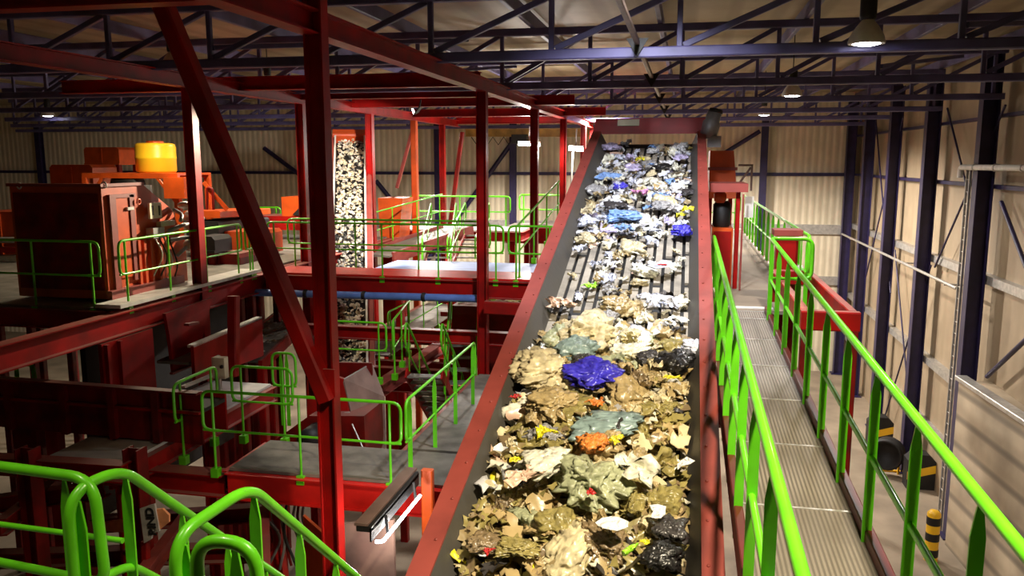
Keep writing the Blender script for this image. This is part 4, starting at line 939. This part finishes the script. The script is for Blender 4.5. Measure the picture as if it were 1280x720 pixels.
# ------------------------------------------------------------------ waste on the main conveyor
def wmat(name, col, rough=.33, var=.34):
    mt = mat('waste_' + name, col, rough, 0, var, 2.6, 1.0, spec=.6, coat=.12)
    nt = mt.node_tree
    tex = [n for n in nt.nodes if n.type == 'TEX_NOISE'][1]; tex.noise_type = 'RIDGED_MULTIFRACTAL'
    tex.inputs['Scale'].default_value = 3.2; tex.inputs['Detail'].default_value = 5; tex.inputs['Roughness'].default_value = .55
    bp = [n for n in nt.nodes if n.type == 'BUMP'][0]; bp.inputs['Strength'].default_value = .6; bp.inputs['Distance'].default_value = .05
    return mt
WM = {
 'tan': wmat('tan_film', (.43, .32, .15)), 'olive': wmat('olive_film', (.31, .255, .085)), 'brown': wmat('brown_film', (.24, .17, .09)),
 'cream': wmat('cream_film', (.66, .56, .34)), 'pale': wmat('pale_film', (.80, .74, .60)), 'white': wmat('white_paper', (.86, .85, .86)),
 'grey': wmat('grey_film', (.33, .32, .32)), 'dark': wmat('dark_film', (.05, .045, .045)), 'black': wmat('black_film', (.015, .014, .014)),
 'bluewhite': wmat('bluish_film', (.66, .68, .86)), 'lilac': wmat('lilac_film', (.55, .48, .70)),
 'lightblue': wmat('light_blue_film', (.22, .38, .72)), 'blue': wmat('blue_film', (.05, .04, .55)), 'teal': wmat('teal_film', (.25, .34, .33)),
 'green': wmat('grey_green_film', (.38, .40, .24)), 'lime': wmat('lime_plastic', (.35, .85, .03)), 'yellow': wmat('yellow_film', (.92, .72, .02)),
 'orange': wmat('orange_film', (.85, .25, .05)), 'red': wmat('red_film', (.6, .03, .03)), 'pink': wmat('pink_film', (.8, .28, .55)), 'peach': wmat('peach_film', (.78, .52, .38)),
}
def finish(vs, fs, name):
    me = bpy.data.meshes.new(name); me.from_pydata(vs, [], fs); me.materials.append(WM['tan'])
    return me
def ridged(p, o, f, n=4, g=.55):
    t = 0; a = 1
    for k in range(n):
        t += a * (1 - abs(noise.noise(p * f + o)) * 2.6); f *= 1.9; a *= g; o = o + V((3.1, 1.7, 9.2))
    return t
def bag_mesh(seed, lvl=4, flat=.5, amp=.5):
    bm = bmesh.new(); bmesh.ops.create_icosphere(bm, subdivisions=lvl, radius=1)
    o = V((seed * 3.7, seed * 1.9, seed * .7))
    for v in bm.verts:
        p = v.co.copy()
        w = p + V((noise.noise(p * 1.4 + o), noise.noise(p * 1.4 + o + V((5, 1, 0))), noise.noise(p * 1.4 + o + V((0, 7, 3))))) * .55
        r = .85 + amp * noise.noise(p * 1.2 + o) + .22 * ridged(w, o * 2, 2.1, 5, .6)
        q = p * r
        rim = max(0, 1 - abs(p.z) * 1.6)
        a = math.atan2(p.y, p.x)
        k = 1 + rim * (.45 * noise.noise(V((math.cos(a) * 1.8, math.sin(a) * 1.8, seed * 1.3))) + .30 * noise.noise(V((math.cos(a) * 5, math.sin(a) * 5, seed * 2.1))))
        q.x *= k; q.y *= k
        q.z *= flat
        if q.z < -.22: q.z = -.22 + (q.z + .22) * .2
        v.co = q
    for f in bm.faces: f.smooth = True
    me = bpy.data.meshes.new('waste_bag'); bm.to_mesh(me); bm.free(); me.materials.append(WM['tan'])
    return me
def sheet_mesh(seed, rings=9, seg=30, amp=.5, thick=.02, squash=.8, flatsh=False):
    o = V((seed * 2.3, seed * 5.1, 0))
    def edge(a): return .70 + .45 * noise.noise(V((math.cos(a) * 1.4, math.sin(a) * 1.4, seed))) + .34 * noise.noise(V((math.cos(a) * 4, math.sin(a) * 4, seed + 9)))
    vs = []; fs = []
    for lay in (0, 1):
        for i in range(rings + 1):
            for k in range(seg):
                a = 2 * math.pi * k / seg; r = (i + .02) / rings * edge(a)
                p = V((math.cos(a) * r, math.sin(a) * r * squash, 0))
                w = p + V((noise.noise(p * 1.7 + o), noise.noise(p * 1.7 + o + V((4, 2, 1))), 0)) * .5
                z = amp * (.42 * ridged(w, o, 1.3, 4, .6) + .35 * noise.noise(p * 1.1 + o))
                p.x += noise.noise(p * 2.5 + o + V((3, 3, 3))) * .35; p.y += noise.noise(p * 2.5 + o + V((9, 1, 4))) * .35
                p.z = z - lay * thick
                vs.append(p)
    N = (rings + 1) * seg
    for lay in (0, 1):
        for i in range(rings):
            for k in range(seg):
                q = [lay * N + i * seg + k, lay * N + i * seg + (k + 1) % seg, lay * N + (i + 1) * seg + (k + 1) % seg, lay * N + (i + 1) * seg + k]
                fs.append(q if lay == 0 else q[::-1])
    for k in range(seg):
        e = rings * seg
        fs.append([e + k, N + e + k, N + e + (k + 1) % seg, e + (k + 1) % seg])
    me = finish(vs, fs, 'waste_sheet')
    if not flatsh: me.polygons.foreach_set('use_smooth', [True] * len(me.polygons))
    return me
def seed_safe(n): return n
BAGS = [bag_mesh(i, 5 if i < 4 else 4, .42 + .08 * (i % 3)) for i in range(10)]
SHEETS = [sheet_mesh(i + 1, amp=.6 + .12 * (i % 4), squash=.55 + .12 * (i % 4)) for i in range(12)]
STIFF = [sheet_mesh(40 + i, 4, 9, .16, .02, .8, True) for i in range(3)]
def bottle_mesh():
    b = MB(); b.lathe((0, 0, 0), [(.02, -1), (.30, -1), (.34, -.92), (.34, -.5), (.30, -.45), (.34, -.4), (.34, .1), (.29, .16), (.33, .24), (.30, .5), (.13, .82), (.12, .95), (.15, .96), (.15, 1.08), (.02, 1.09)], 16, (1, .2, 0))
    me = bpy.data.meshes.new('waste_bottle'); me.from_pydata(b.v, [], b.f); me.materials.append(WM['pale']); return me
BOT = bottle_mesh()

def zb(y): return zc(y) - BD + .028
def belt_pt(px, py, h=.0):
    r = ray(px, py); k = (-4.18 - BD + .028 + h) / (r.z - SL_ * r.y); return r * k
slope_q = V((0, 0, 1)).rotation_difference(UPC)
from mathutils import Quaternion, Euler
def waste(name, me, mm, pos, size, rz, tilt, label, group=None, sx=1., sz=1.):
    o = bpy.data.objects.new(name, me); COL.objects.link(o)
    o.location = V(pos) + V((0, 0, CZ))
    o.rotation_mode = 'QUATERNION'
    o.rotation_quaternion = slope_q @ Euler((tilt[0], tilt[1], rz)).to_quaternion()
    o.scale = (size * sx, size, size * sz)
    o.material_slots[0].link = 'OBJECT'; o.material_slots[0].material = WM[mm]
    tag(o, label, 'waste', group)
    return o
# --- the pieces one can tell apart (photo position, half width in pixels)
def sp(px, py, hw, name, me, mm, label, rz=0., sx=1., h=.06, sz=1., tilt=(0, 0)):
    p = belt_pt(px, py, h + BASE(p0.y) if (p0 := belt_pt(px, py)) else h)
    s_ = hw / F * (p - V((0, 0, 0))).dot(FWD)
    return waste(name, me, mm, p, s_ / max(sx, .8) / .95, rz, tilt, label, None, sx, sz)
def BASE(y):
    """height of the heap along the belt"""
    if y < 6.5: return .17
    if y < 9.2: return .17 - .10 * (y - 6.5) / 2.7
    return .05
B, S, K = BAGS, SHEETS, STIFF
sp(740, 467, 32, 'plastic_bag', B[1], 'blue', 'royal blue plastic bag lying on the heap at mid belt', .1, 1.25, .12)
sp(680, 462, 33, 'plastic_bag', B[0], 'cream', 'large puffed cream plastic bag against the far flange beside the royal blue bag', .5, 1.0, .1, 1.1)
sp(733, 417, 32, 'plastic_bag', B[2], 'cream', 'puffed cream plastic bag just uphill of the royal blue bag', 1.2, 1.15, .08)
sp(722, 436, 23, 'plastic_bag', B[5], 'teal', 'murky blue green plastic bag squeezed between two puffed cream bags', .3, 1.2, .12)
sp(685, 503, 26, 'plastic_bag', B[3], 'tan', 'big tan crumpled bag downhill of the royal blue bag', .9, 1.0, .12)
sp(757, 532, 37, 'plastic_bag', B[6], 'teal', 'long grey teal plastic bag stretched across the middle of the heap', .2, 1.5, .12, .8)
sp(742, 603, 35, 'plastic_bag', B[2], 'green', 'translucent grey green bag in the middle of the lower heap', 2.1, 1.1, .14)
sp(796, 592, 40, 'plastic_sheet', S[2], 'pale', 'long pale yellow plastic sheet draped beside the grey green bag', -.6, 1.3, .17)
sp(683, 578, 26, 'plastic_bag', B[7], 'pale', 'white bag with folded ends lying uphill of the pinkish film', .6, 1.2, .16)
sp(655, 600, 30, 'plastic_sheet', S[5], 'peach', 'pinkish beige film sheet beside the grey green bag', .4, 1.3, .16)
sp(682, 543, 18, 'plastic_wrapper', S[1], 'yellow', 'bright yellow crumpled wrapper in the middle of the heap', 0, 1.2, .18)
sp(770, 552, 13, 'plastic_wrapper', S[3], 'yellow', 'small bright yellow wrapper beside the orange piece', .8, 1.3, .18)
sp(741, 553, 15, 'plastic_wrapper', B[4], 'orange', 'orange crumpled wrapper in the middle of the heap', 0, 1, .18)
sp(745, 507, 14, 'plastic_wrapper', S[6], 'orange', 'faded orange scrap just downhill of the royal blue bag', .3, 1.1, .14)
sp(838, 473, 13, 'plastic_wrapper', S[8], 'yellow', 'thin yellow strip near the belt edge', 0, 1.7, .1)
sp(762, 655, 25, 'paper_card', K[0], 'white', 'stiff white card lying flat on top of the lower heap', .3, 1.2, .24)
sp(824, 640, 17, 'paper_card', K[1], 'white', 'torn white paper beside the stiff white card', 1.0, 1, .2)
sp(856, 578, 14, 'paper_card', K[2], 'white', 'white carton flap at the near flange side of the lower heap', .6, 1, .14, 1, (0, -.4))
sp(788, 686, 12, 'plastic_bottle', BOT, 'lime', 'lime green plastic bottle low in the heap', .7, 1.1, .24)
sp(806, 679, 9, 'plastic_wrapper', S[4], 'yellow', 'small yellow scrap touching the lime green bottle', 0, 1, .22)
sp(846, 451, 19, 'plastic_bag', B[4], 'black', 'black plastic bag near the belt edge beside a white knotted bag', .4, 1, .08)
sp(867, 434, 12, 'plastic_bag', B[8], 'bluewhite', 'white knotted bag beside the black bag', .2, 1, .09)
sp(728, 448, 12, 'plastic_bag', B[9], 'dark', 'dark scrap behind the royal blue bag', .2, 1.2, .14)
sp(810, 446, 13, 'plastic_bag', B[6], 'dark', 'dark wrapper left of a crumpled beige paper at mid belt', .7, 1.2, .08)
sp(828, 695, 23, 'plastic_bag', B[5], 'black', 'big black bag at the bottom of the heap next to the skirt', .4, 1.2, .12)
sp(838, 662, 19, 'plastic_bag', B[7], 'dark', 'dark grey bag uphill of the big black bag', 1.4, 1, .12)
sp(860, 263, 12, 'plastic_wrapper', S[0], 'yellow', 'bright yellow folded sheet near the belt edge on the upper belt', .2, 1.2, .1)
sp(851, 271, 9, 'plastic_wrapper', S[7], 'yellow', 'second smaller bright yellow sheet next to the folded one', .9, 1.2, .08)
sp(853, 289, 11, 'plastic_bag', B[8], 'blue', 'indigo bag below the bright yellow folded sheet', .2, 1.1, .08)
sp(777, 270, 18, 'plastic_bag', B[3], 'lightblue', 'light blue plastic bag at the middle of the upper belt', .1, 1.4, .08)
sp(780, 288, 18, 'plastic_sheet', S[9], 'lightblue', 'blue film sheet just downhill of the light blue bag', .2, 1.3, .08)
sp(758, 221, 10, 'plastic_bag', B[2], 'lightblue', 'small light blue bag high on the belt', .2, 1.3, .06)
sp(774, 232, 8, 'plastic_bag', B[9], 'blue', 'small violet blue bag high on the belt', .2, 1, .06)
sp(800, 243, 13, 'plastic_sheet', S[10], 'pink', 'pink film scrap high on the belt', .3, 1.3, .08)
sp(801, 200, 8, 'plastic_wrapper', S[0], 'yellow', 'small yellow scrap near the top of the belt', 0, 1.1, .08)
sp(764, 184, 11, 'plastic_bag', B[1], 'lilac', 'violet bag near the conveyor head', 0, 1.4, .05)
sp(830, 257, 12, 'plastic_bag', B[0], 'grey', 'grey translucent bag left of the bright yellow folded sheet', .9, 1.1, .08)
sp(744, 238, 11, 'plastic_bag', B[5], 'grey', 'dark grey film bag at the far side of the upper belt', .3, 1.1, .06)
sp(768, 258, 12, 'plastic_bag', B[7], 'dark', 'charcoal film bag uphill of the light blue bag', .3, 1.2, .07)
sp(860, 240, 9, 'plastic_bag', B[9], 'dark', 'charcoal bag above the bright yellow folded sheet', .3, 1.2, .06)
sp(828, 208, 8, 'plastic_bag', B[4], 'black', 'small black bag near the top of the belt', .1, 1.2, .06)
pk = sp(828, 332, 20, 'plastic_packet', K[1], 'bluewhite', 'white and blue packet with red printed blocks on the mid belt', .15, 1.2, .12)
pk2 = bpy.data.objects.new('red_print', K[2]); COL.objects.link(pk2); pk2.parent = pk; pk2.location = (.0, -.05, .1); pk2.scale = (.42, .28, .6); pk2.material_slots[0].link = 'OBJECT'; pk2.material_slots[0].material = WM['red']
pk2['label'] = 'red printed block'
sp(822, 378, 30, 'plastic_sheet', S[11], 'bluewhite', 'long white film strip lying across the mid belt', .12, 1.9, .08)
sp(700, 383, 24, 'plastic_sheet', S[3], 'peach', 'pinkish white film strip near the far flange at mid belt', -.2, 1.7, .07)
sp(772, 382, 17, 'plastic_bag', B[8], 'tan', 'round tan film bag alone at mid belt', .3, 1.1, .06)
sp(788, 418, 12, 'plastic_bag', B[6], 'cream', 'small cream bag on bare belt above the royal blue bag', .3, 1.1, .06)
sp(738, 360, 12, 'plastic_sheet', S[6], 'lime', 'pale lime green film scrap at mid belt', .3, 1.3, .06)
sp(646, 576, 14, 'plastic_wrapper', S[8], 'yellow', 'mustard scrap at the far side of the lower heap', .5, 1.4, .16)
sp(738, 617, 9, 'plastic_wrapper', S[2], 'red', 'reddish scrap beside the grey green bag', .5, 1.2, .24)
sp(612, 690, 10, 'plastic_wrapper', S[1], 'red', 'red scrap at the bottom far side of the heap', .5, 1.2, .2)
sp(645, 497, 10, 'plastic_wrapper', S[9], 'red', 'red strip against the far flange beside the big tan bag', .6, 1.4, .12)

# --- the many crumpled pieces nothing tells apart
NAMED = 52
rr = random.Random(77)
ymid, ytop = belt_pt(760, 425).y, belt_pt(800, 300).y
ylo = belt_pt(720, 730).y
yhi = Y1 - .15
XW0, XW1 = BX0 + .02, BX1 - .06
def put(y, zone, smin, smax, cols, hmax, names=('film_scrap',)):
    sz_ = rr.uniform(smin, smax)
    x = rr.uniform(XW0 + sz_ * .6, XW1 - sz_ * .6)
    me = rr.choice(BAGS + SHEETS) if zone == 'low' else rr.choice(BAGS[4:] + SHEETS * 2)
    mm = rr.choices(list(cols), list(cols.values()))[0]
    h = rr.uniform(.02, hmax)
    fam = 'earth' if mm in ('tan', 'olive', 'brown') else 'light' if mm in ('cream', 'pale', 'white') else 'blue' if mm in ('bluewhite', 'lilac', 'lightblue') else 'dull'
    fl = {'earth': 'tan to olive brown', 'light': 'cream to white', 'blue': 'bluish to lilac', 'dull': 'grey, charcoal or dull green'}[fam]
    lab = 'crumpled %s film piece %s' % (fl, {'low': 'in the dense lower heap', 'mid': 'on the half bare middle belt', 'top': 'on the upper belt'}[zone])
    g = '%s film %s' % (fl.split(',')[0], {'low': 'in the lower heap', 'mid': 'on the middle belt', 'top': 'on the upper belt'}[zone])
    waste('film_scrap', me, mm, (x, y, zb(y) + h), sz_, rr.random() * 6.28, (rr.uniform(-.35, .35), rr.uniform(-.35, .35)), lab, g, rr.uniform(.8, 1.5), rr.uniform(.8, 1.3))
low = {'tan': 6, 'olive': 5.5, 'cream': 3.5, 'brown': 2, 'pale': 3.5, 'white': .8, 'green': 1, 'grey': .5, 'dark': .5}
midc = {'tan': 2.5, 'cream': 3, 'pale': 3, 'grey': 1.2, 'bluewhite': 2, 'dark': .5, 'brown': 1}
topc = {'bluewhite': 4, 'white': 3, 'pale': 2.5, 'grey': 1.5, 'lilac': 1, 'lightblue': .5, 'tan': 1.2, 'cream': 1, 'dark': .5}
for k in range(150):
    y = ylo + (ymid - ylo) * ((k + rr.random()) / 150)
    put(y, 'low', .075, .175, low, BASE(y) + .05)
for k in range(55):
    y = ymid + (ytop - ymid) * ((k + rr.random()) / 55)
    put(y, 'mid', .06, .14, midc, .07)
for k in range(95):
    y = ytop + (yhi - ytop) * ((k + rr.random()) / 95)
    put(y, 'top', .07, .15, topc, .09)

# --- the mass of smaller bits
bb = MB(); keys = ['tan', 'olive', 'brown', 'cream', 'pale', 'dark', 'white', 'bluewhite', 'grey', 'lilac', 'yellow', 'peach']
def scrap(b, c, s, rr):
    """little folded sheet"""
    n = 4; a0 = rr.random() * 6.28
    N = (UPC + V((rr.uniform(-.7, .7), rr.uniform(-.7, .7), 0))).normalized()
    u = N.orthogonal().normalized(); w = N.cross(u); u, w = u * math.cos(a0) + w * math.sin(a0), w * math.cos(a0) - u * math.sin(a0)
    lx = rr.uniform(.7, 1.3)
    o = V((rr.uniform(0, 99), rr.uniform(0, 99), 0)); g = []
    for i in range(n + 1):
        for j in range(n + 1):
            p = V(((i / n - .5) * 2, (j / n - .5) * 2, 0))
            ed = 1 + .35 * noise.noise(p * .9 + o)
            g.append(c + u * p.x * s * lx * ed + w * p.y * s * .65 * ed + N * s * (.5 * noise.noise(p * .9 + o) + .45 * (.5 - abs(noise.noise(p * 1.6 + o)) * 2)))
    fs = []
    for i in range(n):
        for j in range(n):
            if (i in (0, n - 1)) and (j in (0, n - 1)) and rr.random() < .8: continue
            q = i * (n + 1) + j; fs.append((q, q + 1, q + n + 2, q + n + 1))
    m_ = len(g); g2 = [p - N * s * .06 for p in g]
    b.add(g + g2, fs + [tuple(i + m_ for i in f[::-1]) for f in fs], True)
def spread(n, ya, yb, smin, smax, w, top):
    for k in range(n):
        y = rr.uniform(ya, yb)
        x = rr.uniform(XW0, XW1)
        cl = noise.noise(V((x * 1.6, y * 1.1, 3.3)))
        if cl < top[1]: continue
        bb.cur = rr.choices(range(len(keys)), w)[0]
        h = rr.random() ** .6 * (BASE(y) if top[0] is None else top[0])
        scrap(bb, V((x, y, zb(y) + h)), rr.uniform(smin, smax), rr)
spread(800, ylo - .1, 7.2, .04, .12, [6, 6.5, 3, 2.6, 1.6, 1.2, .4, 0, .5, 0, .35, .3], (None, -.45))
spread(420, 7.0, ymid + .2, .04, .11, [5, 3, 2, 3.5, 2.5, 1.5, .9, .3, .6, 0, .3, .4], (None, -.2))
spread(200, ymid, ytop, .03, .09, [2, 1, 1, 3, 3.5, 1.2, 2, 2, 1.5, .3, .1, .4], (.05, .06))
spread(850, ytop - .2, yhi, .035, .095, [1.2, .3, .6, 2, 3, 1, 4, 5, 2, 1, .15, .4], (.06, -.06))
tag(bb.build('small_litter', [WM[k] for k in keys]), 'countless small film and paper bits filling the gaps of the waste on the conveyor', 'waste', None, 'stuff')

# ------------------------------------------------------------------ light
def spot(p, power, size=120, blend=.6, col=(1, .93, .82), r=.18, aim=(0, 0, -1)):
    l = bpy.data.lights.new('lamp_light', 'SPOT'); l.energy = power; l.spot_size = math.radians(size); l.spot_blend = blend; l.color = col; l.shadow_soft_size = r
    o = bpy.data.objects.new('lamp_light', l); COL.objects.link(o); o.location = V(p) + V((0, 0, CZ))
    o.rotation_euler = V(aim).to_track_quat('-Z', 'Y').to_euler(); return o
def point(p, power, col=(1, .93, .82), r=.1):
    l = bpy.data.lights.new('lamp_light', 'POINT'); l.energy = power; l.color = col; l.shadow_soft_size = r
    o = bpy.data.objects.new('lamp_light', l); COL.objects.link(o); o.location = V(p) + V((0, 0, CZ)); return o
WARM = (1, .86, .62); NEUT = (1, .92, .84); COOL = (.9, .92, 1)
for i, p in enumerate(LP):
    spot(p - V((0, 0, .06)), (550, 1000, 3300, 900, 1300, 700)[i], (150, 155, 165, 140, 150, 140)[i], .4, (NEUT, NEUT, NEUT, WARM, WARM, WARM)[i])
# unseen lamps overhead, mixed with bare spots added to brighten dim areas
spot((1.2, 3.4, 2.7), 2800, 100, .7, WARM, .18, (-.05, .32, -1))
spot((-3.6, 2.2, 2.8), 420, 88, .6, WARM, .18)  # added fill for the foreground stair rails, no lamp hangs here
spot((-.6, 9.2, 2.75), 2400, 96, .5, COOL, .25, (0, .55, -1))
spot((-9.5, 29, 1.6), 3000, 160, .4, NEUT)  # added without a fixture to brighten the rear of the hall
spot((-3.0, 32, 1.6), 8500, 168, .3, NEUT)  # bare spot added to lift the back wall, no lamp body

# floodlight on the frame, turned to the machine
FL = PY(517, 139, 17.6)
t = thing('floodlight', 'small glowing floodlight on the red cross beam above the orange post', 'lamp', FL)
part(t, 'housing', BLACK, lambda b: b.prism([FL + V((.02, -.10, -.06)), FL + V((.02, .10, -.06)), FL + V((.12, .08, .06)), FL + V((.12, -.08, .06))], (.06, 0, .03)))
part(t, 'glass', LAMP, lambda b: b.lathe(FL + V((.0, -.02, 0)), [(.001, -.02), (.05, -.015), (.06, .0), (.06, .02)], 16, (-1, -.4, -.4)))
part(t, 'yoke', BLACK, lambda b: b.bar(FL + V((.12, 0, .02)), FL + V((.12, .15, .25)), .03, .03))
spot(FL + V((-.08, -.03, -.03)), 4200, 32, .7, WARM, .08, (-2.85, -5.1, -1.75))
spot(FL + V((-.08, .03, -.05)), 2600, 75, .6, NEUT, .08, (-1.8, 2.4, -1.6))
for p, w in zip(SL, (450, 220, 320, 60)): point(p + V((0, -.12, -.08)), w, NEUT, .08)

w = bpy.data.worlds.new('world'); SC.world = w; w.use_nodes = True
w.node_tree.nodes['Background'].inputs['Color'].default_value = (.9, .8, .7, 1)
w.node_tree.nodes['Background'].inputs['Strength'].default_value = .006
SC.view_settings.view_transform = 'Standard'; SC.view_settings.look = 'None'
SC.view_settings.gamma = 1; SC.view_settings.use_curve_mapping = False
SC.view_settings.exposure = 0.0
